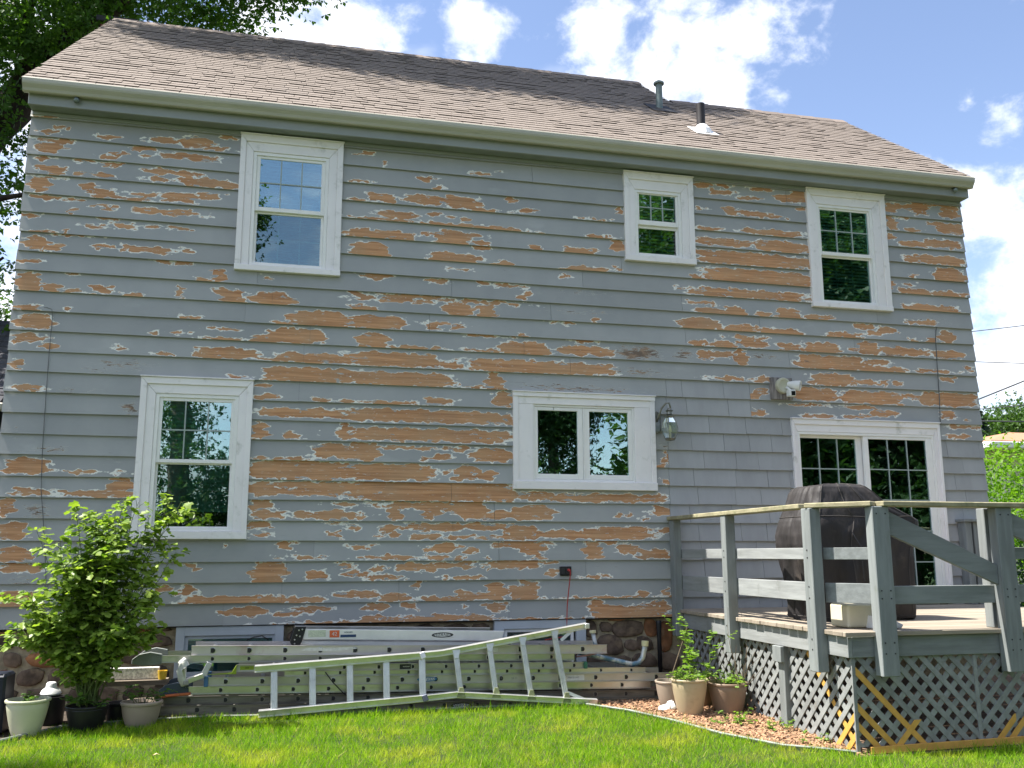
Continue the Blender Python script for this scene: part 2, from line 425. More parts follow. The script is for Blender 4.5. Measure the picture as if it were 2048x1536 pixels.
ORG = {}
def world_of(o): return ORG.get(o.name, Vector((0, 0, 0))) if o else Vector((0, 0, 0))
def link(name, me, parent=None, org=(0, 0, 0), bevel=0.0, seg=1, auto=None):
    o = bpy.data.objects.new(name, me); COL.objects.link(o)
    org = Vector(org)
    if parent: o.parent = parent
    o.location = org - world_of(parent)
    ORG[o.name] = org
    if bevel:
        b = o.modifiers.new('bevel', 'BEVEL'); b.width = bevel; b.segments = seg; b.limit_method = 'ANGLE'; b.angle_limit = rad(40)
    if auto is not None:
        me.set_sharp_from_angle(angle=rad(auto))
    return o
def thing(name, label, cat, loc, group=None):
    o = bpy.data.objects.new(name, None); COL.objects.link(o); o.location = loc
    o.empty_display_size = .1
    ORG[o.name] = Vector(loc)
    return tag(o, label, cat, group)
def tag(o, label, cat, group=None):
    o['label'] = label; o['category'] = cat
    if group: o['group'] = group
    return o
def struct(o): o['kind'] = 'structure'; return o
def stuff(o): o['kind'] = 'stuff'; return o
def copy_of(o, parent, dloc=(0, 0, 0)):
    c = o.copy(); COL.objects.link(c); c.parent = parent
    c.location = o.location + Vector(dloc); ORG[c.name] = world_of(o) + Vector(dloc)
    return c
def gz(y): return 0.031 * max(min(y, 0), -14)
def np_mesh(name, verts, faces, mat, smooth=False):
    """verts (N,3), faces (M,k) with one k"""
    me = bpy.data.meshes.new(name)
    k = faces.shape[1]
    me.vertices.add(len(verts)); me.vertices.foreach_set('co', np.ascontiguousarray(verts, dtype=np.float32).ravel())
    me.loops.add(faces.size); me.loops.foreach_set('vertex_index', np.ascontiguousarray(faces, dtype=np.int32).ravel())
    me.polygons.add(len(faces)); me.polygons.foreach_set('loop_start', np.arange(0, faces.size, k, dtype=np.int32))
    me.polygons.foreach_set('loop_total', np.full(len(faces), k, dtype=np.int32))
    me.materials.append(mat)
    me.polygons.foreach_set('use_smooth', np.full(len(faces), bool(smooth)))
    me.update(calc_edges=True); me.validate()
    return me
LEAF = {
 'simple': (np.array([(0, 0, 0), (.5, .30, .07), (1, 0, -.08), (.5, -.30, .07)]), np.array([(0, 2, 1), (0, 3, 2)])),
 'clump': (np.array([(0, 0, 0), (.5, .34, .1), (1, 0, -.05), (.5, -.34, .1), (.1, .1, .02), (.1, .75, -.1), (.45, .62, .12), (.1, -.1, .02), (.15, -.75, .1), (.5, -.6, -.1)]),
           np.array([(0, 2, 1), (0, 3, 2), (4, 6, 5), (7, 8, 9)])),
 'lobed': (np.array([(0, 0, 0), (.30, .38, .06), (.42, .20, .03), (.74, .30, .02), (1, 0, -.10), (.74, -.30, .02), (.42, -.20, .03), (.30, -.38, .06), (.5, 0, -.02)]),
           np.array([(0, 8, 1), (1, 8, 2), (2, 8, 3), (3, 8, 4), (4, 8, 5), (5, 8, 6), (6, 8, 7), (7, 8, 0)])),
 'grass': (np.array([(0, .03, 0), (0, -.03, 0), (.45, .022, .03), (.45, -.022, .03), (1, 0, 0)]), np.array([(0, 1, 3), (0, 3, 2), (2, 3, 4)])),
}
def frames(d, up=None, spread=1.0, rng=RNG):
    """orthonormal frames whose first axis is d (N,3)"""
    d = d / np.maximum(np.linalg.norm(d, axis=1, keepdims=True), 1e-9)
    r = rng.normal(size=d.shape) * spread
    if up is not None: r = r + np.asarray(up)
    b = np.cross(r, d); b /= np.maximum(np.linalg.norm(b, axis=1, keepdims=True), 1e-9)
    c = np.cross(d, b)
    return d, b, c
def leaf_geo(pts, d, size, shape, up=None, spread=1.0):
    T, F = LEAF[shape]
    a, b, c = frames(d, up, spread)
    V = pts[:, None, :] + size[:, None, None] * (T[None, :, 0:1] * a[:, None, :] + T[None, :, 1:2] * b[:, None, :] + T[None, :, 2:3] * c[:, None, :])
    n = len(T)
    Fa = (np.arange(len(pts)) * n)[:, None, None] + F[None]
    return V.reshape(-1, 3), Fa.reshape(-1, 3)
def leaves(name, pts, d, size, shape, mat, parent, up=None, spread=1.0, is_stuff=True):
    V, F = leaf_geo(np.asarray(pts), np.asarray(d), np.asarray(size), shape, up, spread)
    o = world_of(parent)
    me = np_mesh(name, V - np.array(o)[None], F, mat)
    ob = link(name, me, parent, o)
    if is_stuff: stuff(ob)
    return ob
def text_mesh(s, size, mat, name, parent, pos, rot=0.0, ext=.0008, flip=False, shear=0.0, sx=1.0):
    """lettering that stands in the x-z plane and faces -y"""
    cu = bpy.data.curves.new(name, 'FONT'); cu.body = s; cu.size = size; cu.align_x = 'CENTER'; cu.align_y = 'CENTER'; cu.extrude = ext; cu.shear = shear
    cu.resolution_u = 2
    tmp = bpy.data.objects.new('tmp', cu); COL.objects.link(tmp)
    dg = bpy.context.evaluated_depsgraph_get(); dg.update()
    me = bpy.data.meshes.new_from_object(tmp.evaluated_get(dg))
    bpy.data.objects.remove(tmp)
    me.name = name; me.materials.clear(); me.materials.append(mat)
    me.transform(Matrix.Rotation(rot, 4, 'Y') @ Matrix.Rotation(rad(90), 4, 'X') @ Matrix.Diagonal((sx, 1, 1, 1)))
    return link(name, me, parent, pos)
# ------------------------------------------------------------------ ground
EDGE = [(-40, -2.9), (-3, -2.7), (-1.0, -2.25), (0.05, -1.80), (.55, -1.52), (.75, -1.24), (.95, -1.0), (1.2, -.93), (1.6, -.87), (2.1, -.84), (2.6, -.90), (3.4, -.93), (4.4, -.93), (5.1, -.93),
        (5.50, -.98), (5.80, -1.36), (6.02, -1.86), (6.2, -2.42), (6.48, -2.9), (6.76, -3.10), (6.93, -3.24)]
def edge_y(x):
    for (a, b), (c, d) in zip(EDGE, EDGE[1:]):
        if a <= x <= c: return b + (d - b) * (x - a) / (c - a)
    return -3.24
def ground_sheet(name, mat, pts_xy, lift=0.0):
    """a sheet following the slope of the yard; pts_xy: rows of (x, [y...])"""
    mb = MB()
    for (x0, ya), (x1, yb) in zip(pts_xy, pts_xy[1:]):
        for i in range(len(ya) - 1):
            mb.add([(x0, ya[i], gz(ya[i]) + lift), (x1, yb[i], gz(yb[i]) + lift), (x1, yb[i + 1], gz(yb[i + 1]) + lift), (x0, ya[i + 1], gz(ya[i + 1]) + lift)], [(0, 1, 2, 3)])
    return mb

def lawn_mat():
    mt, q, out = base_mat('lawn_turf')
    tc = q.n('ShaderNodeTexCoord').outputs['Object']
    n1 = q.noise(tc, 1.3, 5, .6); n2 = q.noise(tc, 90, 3, .7)
    c = q.mix(q.step(n1, .35, .65), (.035, .070, .008, 1), (.075, .105, .015, 1))
    c = q.mix(q.math('MULTIPLY', n2, .6), c, (.02, .035, .006, 1))
    b = q.n('ShaderNodeBsdfPrincipled'); q.set(b, 'Base Color', c); b.inputs['Roughness'].default_value = .9
    bp = q.n('ShaderNodeBump'); bp.inputs['Distance'].default_value = .03; q.set(bp, 'Height', n2); q.set(b, 'Normal', bp.outputs[0])
    q.t.links.new(b.outputs[0], out.inputs[0])
    return mt
lawn_m = lawn_mat()
mulch_m = M('mulch_bed', (.25, .165, .11), .95, var=.35, scale=40, bump=.012, bscale=70, dirt=((.10, .07, .045), 2.5, .5, .8))
soil_bed = M('bed_soil', (.07, .052, .038), .95, var=.4, scale=30, bump=.012, bscale=60)
chip_m = M('mulch_chip', (.34, .20, .115), .9, var=.3, scale=20, isl=.45)

mb = MB()
R_ = 900
ys = [-R_, -60, -14, -10, -7, -5, -4, -3.24]
for y0, y1 in zip(ys, ys[1:]):
    mb.add([(-R_, y0, gz(y0)), (R_, y0, gz(y0)), (R_, y1, gz(y1)), (-R_, y1, gz(y1))], [(0, 1, 2, 3)])
for (a, b), (c, d) in zip(EDGE, EDGE[1:]):
    xa = a if a > -40 else -R_
    mb.add([(xa, -3.24, gz(-3.24)), (c, -3.24, gz(-3.24)), (c, d, gz(d)), (xa, b, gz(b))], [(0, 1, 2, 3)])
mb.add([(12, -3.24, gz(-3.24)), (R_, -3.24, gz(-3.24)), (R_, R_, 0), (12, R_, 0)], [(0, 1, 2, 3)])
mb.add([(-R_, -2.9, gz(-2.9)), (-.6, -2.9, -.005), (-.6, R_, 0), (-R_, R_, 0)], [(0, 1, 2, 3)]) if False else None
struct(mb.build('lawn', lawn_m))
far = MB(); far.add([(-R_, .0, -.012), (R_, .0, -.012), (R_, R_, -.012), (-R_, R_, -.012)], [(0, 1, 2, 3)])
struct(far.build('ground', lawn_m))
bed = MB(); bed2 = MB()
for (a, b), (c, d) in zip(EDGE, EDGE[1:]):
    tgt = bed if a >= 4.4 else bed2
    for k in range(4):
        f0, f1 = k / 4, (k + 1) / 4
        P0 = [(a, b * (1 - f0)), (c, d * (1 - f0)), (c, d * (1 - f1)), (a, b * (1 - f1))]
        tgt.add([(x, y, gz(y) - .004) for x, y in P0], [(0, 1, 2, 3)])
bed.add([(6.93, -3.24, gz(-3.24) - .004), (12, -3.24, gz(-3.24) - .004), (12, 0, -.004), (6.93, 0, -.004)], [(0, 1, 2, 3)])
struct(bed.build('mulch_bed', mulch_m)); struct(bed2.build('planting_bed', soil_bed))
# plastic edging between lawn and bed
mb = MB()
pts = [(x, y) for x, y in EDGE if x > -3]
fine = []
for (a, b), (c, d) in zip(pts, pts[1:]):
    for k in range(6): fine.append((a + (c - a) * k / 6, b + (d - b) * k / 6))
mb.tube([(x, y, gz(y) + .028) for x, y in fine], .012, 6)
for (a, b), (c, d) in zip(fine, fine[1:]):
    mb.add([(a, b, gz(b) - .02), (c, d, gz(d) - .02), (c, d, gz(d) + .028), (a, b, gz(b) + .028)], [(0, 1, 2, 3)])
e = mb.build('lawn_edging', M('edging', (.20, .215, .19), .6, var=.3, scale=5)); tag(e, 'thin grey plastic edging strip curving between the lawn and the bed', 'lawn edging')

# grass blades
N = 150000
gx = RNG.uniform(-1.6, 9.6, N * 2); gy = RNG.uniform(-4.3, -.8, N * 2)
ey = np.array([edge_y(x) for x in gx]) - .015
ok = (gy < ey) & ~((gx > 6.85) & (gy > -3.28))
gx, gy = gx[ok][:N], gy[ok][:N]
patch = np.sin(gx * 2.3 + 1.2 * np.sin(gy * 3.1)) * np.sin(gy * 2.9 + 1.7 * np.sin(gx * 1.3))
tuft = np.sin(gx * 19 + 2 * np.sin(gy * 13)) * np.sin(gy * 23 + 2 * np.sin(gx * 17))
hh = (.042 + .024 * RNG.random(len(gx)) + .008 * patch + .013 * tuft) * np.where(RNG.random(len(gx)) < .04, 1.45, 1)
tilt = RNG.normal(0, .55, (len(gx), 2))
d = np.stack([tilt[:, 0], tilt[:, 1], np.ones(len(gx))], 1)
eyy = np.array([edge_y(x) for x in gx])
hh *= np.where((eyy - gy) < .10, 1.35, 1.0)
base = np.stack([gx, gy, np.array([gz(v) for v in gy]) - .004], 1)
T, F = LEAF['grass']
T = T.copy()
V, Fa = leaf_geo(base, d, hh, 'grass', None, 1.0)
wd = T[:, 1]
gmat, q, out = base_mat('grass_blade')
gi = q.n('ShaderNodeNewGeometry'); tcg = q.n('ShaderNodeTexCoord').outputs['Object']
n1 = q.noise(tcg, 1.5, 4, .6); n2 = q.noise(tcg, 6, 3, .6)
f = q.math('ADD', q.math('MULTIPLY', gi.outputs['Random Per Island'], .5), q.math('MULTIPLY_ADD', q.step(n2, .3, .7), .3, -.05), clamp=True)
gc = q.mix(f, (.095, .250, .006, 1), (.40, .58, .035, 1))
gc = q.mix(q.math('MULTIPLY', q.step(n1, .47, .68), .6), gc, (.52, .52, .06, 1))
straw = q.step(q.math('FRACT', q.math('MULTIPLY', gi.outputs['Random Per Island'], 37.0)), .93, .935)
gc = q.mix(q.math('MULTIPLY', straw, .8), gc, (.50, .42, .17, 1))
b = q.n('ShaderNodeBsdfPrincipled'); q.set(b, 'Base Color', gc); b.inputs['Roughness'].default_value = .6; b.inputs['Specular IOR Level'].default_value = .08
tl = q.n('ShaderNodeBsdfTranslucent'); q.set(tl, 0, q.mix(1.0, gc, (1.3, 1.4, .6, 1), 'MULTIPLY'))
mx = q.n('ShaderNodeMixShader'); mx.inputs[0].default_value = .4
q.t.links.new(b.outputs[0], mx.inputs[1]); q.t.links.new(tl.outputs[0], mx.inputs[2]); q.t.links.new(mx.outputs[0], out.inputs[0])
g = link('grass', np_mesh('grass', V, Fa, gmat)); stuff(g)
g['label'] = 'bright green mown lawn grass in front of the house'; g['category'] = 'grass'
# mulch chips
N = 7000
cx = RNG.uniform(5.2, 7.05, N); cy = RNG.uniform(-3.2, -.3, N)
ok = cy > np.array([edge_y(x) for x in cx]) + .02
cx, cy = cx[ok], cy[ok]
n = len(cx); L = RNG.uniform(.010, .034, n); wdt = RNG.uniform(.004, .010, n); th = RNG.uniform(.002, .005, n)
dd = np.stack([RNG.normal(size=n), RNG.normal(size=n), RNG.normal(0, .25, n)], 1)
a, b_, c_ = frames(dd, (0, 0, 3), .3)
corners = np.array([(-1, -1, -1), (1, -1, -1), (1, 1, -1), (-1, 1, -1), (-.8, -.7, 1), (.8, -.7, 1), (.8, .7, 1), (-.8, .7, 1)])
ctr = np.stack([cx, cy, np.array([gz(v) for v in cy]) + RNG.uniform(0, .016, n)], 1)
V = ctr[:, None] + corners[None, :, 0:1] * (a * L[:, None])[:, None] + corners[None, :, 1:2] * (b_ * wdt[:, None])[:, None] + corners[None, :, 2:3] * (c_ * th[:, None])[:, None]
FB = np.array([(0, 3, 2, 1), (4, 5, 6, 7), (0, 1, 5, 4), (1, 2, 6, 5), (2, 3, 7, 6), (3, 0, 4, 7)])
Fa = (np.arange(n) * 8)[:, None, None] + FB[None]
mc = link('mulch', np_mesh('mulch', V.reshape(-1, 3), Fa.reshape(-1, 4), chip_m)); stuff(mc)
mc['label'] = 'pinkish tan wood mulch in the bed beside the deck'; mc['category'] = 'mulch'

# ------------------------------------------------------------------ house
WID = 10.9975
Z0, EX = .72, .203
house = thing('house', 'two-storey grey house with peeling clapboard siding and brown shingle roof', 'house', (0, 0, 0))
PEEL="14,580.7,6.9,0.9;21,571.3,2.1,1.9;31,570.3,2.3,1.4;16,564.3,10.6,1.2;74,565.3,11.3,0.8;20,556.2,15.6,1.8;18,547,12.4,4.7;73,542.9,8,1.2;84,547.2,5.7,1.4;106,556.3,7.9,2;110,548,4.3,1.3;15,536.6,7.3,1.5;53,537.6,8.4,1.1;74,535,3.8,2.1;85,536.3,3.3,1.3;24,524.3,11.7,3.7;7,522.4,2.7,1.6;51,521.7,6,1.6;72,523.3,8.9,2.5;12,507.5,8.6,7.1;16,515.7,13.6,0.5;58,508.2,5.1,4.8;71,505.7,13,1.6;75,501.3,12.6,2.2;103,499.3,14.9,0.7;109,505.2,7.6,0.8;20,494.7,16.3,1.3;44,494.8,4.1,1.2;45,482.1,2.5,3.7;71,490.4,4.9,1.2;81,488.1,3.3,2.4;79,477.5,7.9,0.5;111,487.1,7.4,1.1;8,474.2,6.3,1.3;67,468.3,8.8,1.2;94,470.3,11.2,2.4;17,458.1,10.8,1.6;43,457.1,14.6,0.6;43,458.6,1.8,1.7;14,445.6,9.8,6.2;31,442.7,6.3,2.4;78,446.9,5.5,1.4;106,448.6,9.4,1.2;126,567,16.5,2.8;160,568.2,15.5,5.4;180,563.4,11.3,0.9;154,551.7,27.8,2.9;140,533.2,23.7,2.4;174,523.6,26.6,4.6;124,523.2,9.6,1.6;146,505.5,17.3,4.8;176,509.6,12.9,2.8;111,506,10,1.6;134,489,31.8,2.4;67,468.1,8.9,1.7;122,472.4,6.6,1.1;150,472.2,10.1,0.7;120,446.8,24.7,2.5;156,449.1,5,1.5;77,447.1,7.3,1.8;191,578.6,7.9,1.9;11,427.3,9.3,1.6;136,436,7.5,2.3;156,436.1,8.4,1.8;11,404.4,10.1,8.6;34,399.8,6.7,3.6;52,398.2,9.5,1;79,401.9,8,3.5;108,398.1,9.7,2.3;51,416.9,7.9,1.7;153,403.1,2.5,5.7;191,422,4.2,7.6;176,417.3,5.9,2.9;205,401.8,10.2,7.2;194,408.5,5.1,2;246,402.1,20.8,6.3;237,425.6,3,1.7;12,378.7,10.8,2;47,379.6,3.5,1.1;161,377.8,9.9,1.3;19,365.3,17,6.1;295,382.8,30.8,7.9;262,376.8,9.6,0.9;16,348.7,14.2,3.6;35,342.4,4.6,2.8;128,360.1,4.1,0.9;157,361.3,8.2,0.7;196,367.7,11.8,0.8;273,364.6,26.2,6.7;247,360,18.1,3.8;202,357,25.3,0.8;99,343.1,6.4,1;140,338.6,8.1,1.3;200,342.3,27.7,5.1;277,337.8,49.4,1.4;292,342.1,34.9,4.1;7,322.7,5.3,4;214,318.5,10.1,0.8;285,323.2,41.6,6.2;19,299.1,12.2,2.5;238,310.9,5.1,1.6;243,299.5,9.3,2.4;299,297.5,7,1.1;280,283,48.1,4;238,263.6,6.7,7.3;270,259.2,9.8,2.9;324,264.7,5.1,7.9;311,244.8,18.1,5.8;265,235.8,32.2,0.4;23,223.7,18.7,5.8;76,218.9,25.4,0.8;280,224.3,49.2,7.5;89,197.9,30.8,1.9;110,203.7,9.4,7.8;31,198.5,15.7,2.6;281,208.7,49.1,2.4;285,202.2,44.9,2.9;243,189.3,6.6,2.9;10,185.3,5.9,6;338,575.6,6.5,2;405,551.4,8.6,2.6;359,564.2,2.8,1.8;489,567.4,5,1.2;469,562.4,10.4,0.8;419,541.4,3.9,2.2;330,540.7,9.3,0.6;355,524.4,14.9,4.4;332,518.9,10.2,1.2;405,526.5,20.1,4.6;445,527.1,20.4,5.7;467,519.9,24.5,1.5;504,535.4,6.5,2.6;522,523.2,6,2.2;371,506.6,21.6,3.5;415,511.6,4.8,1.5;432,507.8,3.4,1.2;448,507.3,2.9,2.8;364,499.3,42,1.1;457,499,51.6,2;494,498.9,13.8,2.2;358,481.9,35.3,4.6;435,484.2,19.2,7.8;463,489.9,8.8,1;404,487.6,3.8,1.1;583,519.1,6.2,1.2;608,519.8,8.3,0.8;608,498.5,17.7,2.6;630,490.4,8.4,5.7;631,533.8,3.7,2.4;538,499,3,1.3;344,462.9,18.8,8;469,475.9,10.7,1.4;470,480.5,7.8,2;532,478.8,7,3.6;584,479.7,18.5,4.1;437,462,26.8,4;741,576.3,10,3.7;764,568.2,13.5,2.9;768,577.8,10.1,1.5;799,563.7,14.2,1.8;819,578.2,16.1,2.3;868,573.8,7,9.6;848,568.2,11.6,4.3;775,545.8,7.9,5;805,544,17.1,3.3;833,543.2,11.5,1.5;870,557.4,3.5,2;734,544.9,6.6,1.2;744,520,15.5,1.8;831,522.2,42.4,3;767,505.2,39,4.2;840,505.6,34.4,5.7;800,490.6,74.9,3.8;997,569.7,7.4,5.3;1038,572.7,11.3,8;1018,572.7,11.2,2.8;1073,579.3,22.9,1.5;1082,569.1,12.8,6.3;996,549.7,6.8,8.2;1025,541.9,11.2,1.1;1015,558.1,4.3,1.5;1081,548.2,19.1,5.9;1058,553.8,10.1,1.2;993,531.4,5.5,3.7;1025,523.2,17.3,3.6;1069,527.2,26.5,4.9;1044,506,28.7,3.8;1077,508,18.9,2.5;800,485.3,74.3,5.2;805,464.3,68.6,7.8;794,442.9,78.1,4.9;727,458.4,7.6,2.8;731,428.5,17.3,1.3;742,417.3,19.6,4.9;774,419.1,12.1,5.2;811,417.7,7.8,3.9;844,421.2,15.9,5.2;884,418.8,15,3.7;727,401.5,24.8,7.2;776,399,24.2,4.2;830,398.9,30.4,3;790,400.9,10,3.8;724,379.4,7.5,3.3;755,379.9,13.6,4.1;794,383.4,16.6,4.6;786,390.3,22.1,1.2;845,380.8,14.7,3.7;887,381.9,23,5.5;916,398.7,23.3,3.9;945,412.6,11.8,2.8;961,403.8,9.5,1.8;978,409.6,12,3.3;732,366,9.7,4.7;754,368.1,11.9,3.7;780,365.8,7.7,7.4;1015,397.5,6.1,2.5;1038,399.2,4.9,4.2;1062,404.8,11.1,6.2;1028,421.6,19.6,2.5;950,385.1,11.8,7.1;931,382,7,1.9;1000,383.2,36.1,4.2;1062,381.9,21,4.8;897,364.6,43.7,7;956,368.3,16.5,2.7;965,359.1,30.7,3.3;1038,360.2,32.9,1.2;1091,365.3,5,3.7;757,339.3,22.7,1.8;806,340.4,8.8,3.3;897,344.2,28.7,5.9;943,342.4,17.5,2.7;969,342.4,3.5,3.1;987,343.1,4.8,2;1059,350.9,8.6,2.5;794,321.1,6.6,3.9;806,326.6,5.5,2.9;871,325,28.3,6.5;948,323.7,42,6.2;1054,325.5,40.3,6.5;1002,326.8,11.9,1.8;797,301,8.7,3.8;864,312.2,20.3,0.7;876,299,19.2,2.1;927,300.2,18.5,1.6;965,304.5,16.4,3.8;930,311.6,18.5,1.6;1055,306.9,11,4.5;1078,301.3,3.7,1.5;1074,292.1,22,1.7;1064,279.7,13.4,2.4;1048,504,34.9,3.9;1072,502.9,23.9,3.9;1021,481.4,4.9,2.6;1074,484.4,22.6,9.1;1019,460.7,19.6,3.6;1065,460.3,26.2,3.3;1014,469.8,8.6,1.3;1044,439.6,37,4.6;987,467.4,3.6,5.4;1098,246.2,5.5,5.2;1095,203.4,4.3,4.1;349,458.8,14.3,4.5;437,459.6,26.8,5.9;493,458.2,9.3,3.5;350,435.9,15.6,3.5;418,433.8,12.8,1.8;446,448.9,10.6,0.8;592,457.7,26.7,4.2;627,462.8,3.6,1.9;565,449.1,6.1,0.9;586,478.7,16.4,2.7;331,415.1,6.8,2.5;389,415.4,35.3,1.7;469,413.3,45.3,1;470,434.8,6.3,2.6;499,433.9,15.7,1.2;515,421,3.9,2.8;521,427.2,4,2;378,409.5,38.8,1.4;442,402.8,17.1,6;474,402.8,8.7,6.4;338,398,12.7,3.6;354,383.4,29.1,6.2;426,386,21.6,0.7;413,382,6.5,3.5;441,383,4.7,2.2;553,395.9,5,1.1;569,394.6,3.5,0.8;599,399.3,3.6,1.8;465,376,15.3,1.1;350,363.1,15.4,7.3;397,357.5,31.4,1.6;516,377,4.9,2.7;502,375.3,2.9,0.9;518,362.5,28.3,6.7;587,364,31.7,4.7;471,358.3,16.2,1.3;585,376.2,17.1,1.8;372,344.1,45.5,5.8;435,340.4,9.4,2.5;535,342.6,81.4,5.4;380,322.6,53.7,6.1;483,324.1,8.6,7.8;459,317.6,11.3,0.9;364,296.7,36,0.9;424,300.2,13,2.9;492,305,10,6.3;413,283.7,86.8,5.1;414,263.5,86.5,5.4;344,244.6,15,7.7;406,249.7,47.3,0.9;449,250.7,4.6,2.7;405,237.9,6.3,1.7;426,240.6,7.3,2.1;481,243.6,21.2,5.6;373,223.8,43.7,6.5;452,225.2,11.1,7.1;476,222.5,7.5,4.9;429,223.5,4.6,1.3;441,218.2,5.5,1.3;415,204.4,86,8.4;576,199.5,72.1,3;624,199.6,58.8,3.6;674,188.4,9.2,2.8;682,246.6,3.1,5.7;672,234.9,4.1,3.8;679,218.8,5.1,2.8;240,205.1,8.2,6.1;261,201.4,22.1,2;359,207.9,95.6,4;406,202.7,50.2,5.9;243,189.4,5.5,2.8;250,179.1,15.8,3.5;314,179.2,33.3,3.2;327,190.2,15.9,1;408,189.2,48.4,3.1;378,182,6.4,5.7;415,181.7,7.1,5.2;444,187.2,12.5,5.8;243,169.3,10.3,2.7;245,159.5,8.7,1.4;315,159.1,7.9,2.5;335,166.7,9.1,1.2;318,171.6,8.5,0.8;377,166.7,15.1,1.9;424,167.2,32.5,3.3;408,157.3,16.5,1.7;446,157.1,10.7,1.4;361,159.3,3.4,1.4;376,159.7,5.8,1.8;269,148.2,7.7,2.8;344,147,14.2,1.7;291,136.2,12.2,1.4;262,136,5.4,1.1;373,135.9,26.5,1.4;425,135.8,23.6,1.4;407,145.3,3.5,1.1;431,145.8,13,4;257,122.3,13,8.7;240,123.5,3.8,4.4;300,119,10.5,3.6;330,127.9,7.9,2.8;340,119.5,10.2,2.2;366,116.2,16,1.9;363,125.2,5.1,2;401,126.4,19.8,3.4;439,127.9,18.3,2.3;443,115.3,13.5,1.7;248,95.7,20.9,3.6;290,94.6,18.1,2.6;341,99.4,18.6,3.2;381,96.4,14.9,3;429,93.8,28,2;403,107.7,3.5,2.2;448,99.3,4.7,3.4;238,85,10.7,3.7;268,81.6,17.3,1.2;298,86.3,17,2;360,87.2,10.2,2.4;395,87,7.5,2.2;373,72.3,82.4,0.8;367,76.3,26.1,1.4;425,75.3,32,1.9;260,71.2,32.2,0.6;460,207.5,14,5.8;492,201.1,14.8,5.5;521,202.9,15.6,1.6;546,200.8,7.6,2.9;581,199.4,18,3.5;641,199.2,42.2,1.8;641,201.9,6.6,1.8;460,185,14.5,8.1;491,180.2,16,3.7;526,182.9,21.8,6.1;672,184.3,11.3,2.4;674,189.6,8,2.1;623,181.5,2,1.2;635,181.3,2,1.5;652,178,3.3,1.2;471,168,25.5,2.8;514,161.7,17.3,5.9;595,160.1,64.2,4;625,161.4,35.1,5.3;675,164.6,5.3,1.2;479,156.9,32.8,1.1;514,149.9,29.6,3.5;524,144.6,12.4,5.3;531,136.3,6.8,1.2;592,142.7,8.9,7.2;633,143.8,13.7,3.6;663,138.9,17.8,3.6;607,152,19.3,0.9;458,142,4.8,2;476,135.9,3,1.2;453,129.6,7.2,1.7;507,128.8,28.8,3.4;543,130.1,6.9,0.9;496,125.9,2.4,1.2;471,125.8,1.8,1.4;546,120.3,3.7,3.5;459,115.2,12.5,1.1;588,115.1,8.9,0.7;604,115.8,5.1,0.8;461,96.8,14.9,3.3;485,100.5,8.4,7.4;515,99.6,15.3,6.8;521,108,9.8,2.6;585,92.9,65,0.7;648,97.5,5.2,2.9;677,98,2,4.5;485,84.5,10.8,3.9;464,74.6,17.8,2.6;531,72.2,49.7,0.6;633,76.9,43.8,5.5;595,85.2,10.8,4;664,86.5,13.1,1.7;450,86.2,3.6,1.7;31,199,14.8,2.9;8,183.7,3.6,7.4;17,161.9,10.5,6.5;21,139.7,12.5,5.2;28,128,18.5,3.8;180,127.5,5.2,2.7;154,107.2,4.3,3.5;176,105.2,7.8,3.5;219,95.3,45,3.6;230,83.5,18.6,2.9;222,71.6,43.1,1.2;212,148,1.8,1.2;242,189.1,9.1,3.7;247,179.4,13.7,3.2;242,169.1,10,3.2;245,158.9,9.1,1.4;251,121.6,12.6,8.2;30,98.3,18.4,6.7"
FLAKE="87,319.4,17.4,1.9;52,297.7,7.7,1.7;16,252,8.3,1.6;43,239.5,25.8,2.6;113,282.6,6.4,7.5;77,298,6.3,1.1;4,276.8,4.5,1.1;10,259.6,6,1.9;102,230.2,4.7,1.2;105,326.3,27.1,4.2;652,364.2,33.2,7.8;651,341.8,33,4.4;580,319.8,90.8,4.1;676,259.1,7.2,2.8;585,408.4,32.4,2.6;588,431.7,25.5,1;707,365.9,12.7,5.6;847,380.4,16.9,5.2;984,381.4,22.7,7.8;809,367.7,20,4.5;1000,384.3,84.3,1.1;865,364.1,11.4,6.9;1035,423.1,29.5,3.3;37,180.9,9.8,6.1;31,115.4,11.3,3.4;161,112.5,12,1.7;260,93.4,4.5,1.8"

PE = np.array([[float(v) for v in t.split(',')] for t in PEEL.split(';')]) / 100.0
FLK = np.array([[float(v) for v in t.split(',')] for t in FLAKE.split(';')]) / 100.0

# window openings: (x0, x1, z0, z1) casing outer boxes
WIN = {'ul': (2.051, 3.130, 4.313, 5.821), 'um': (6.376, 7.250, 4.733, 5.817), 'ur': (8.760, 9.855, 4.326, 5.831),
       'll': (1.221, 2.299, 1.546, 3.144), 'k': (5.033, 6.675, 2.080, 3.150), 'd': (8.385, 10.380, .78, 2.945)}
OPEN = [(a + .05, b - .05, c + .03, d - .05) for a, b, c, d in WIN.values()]

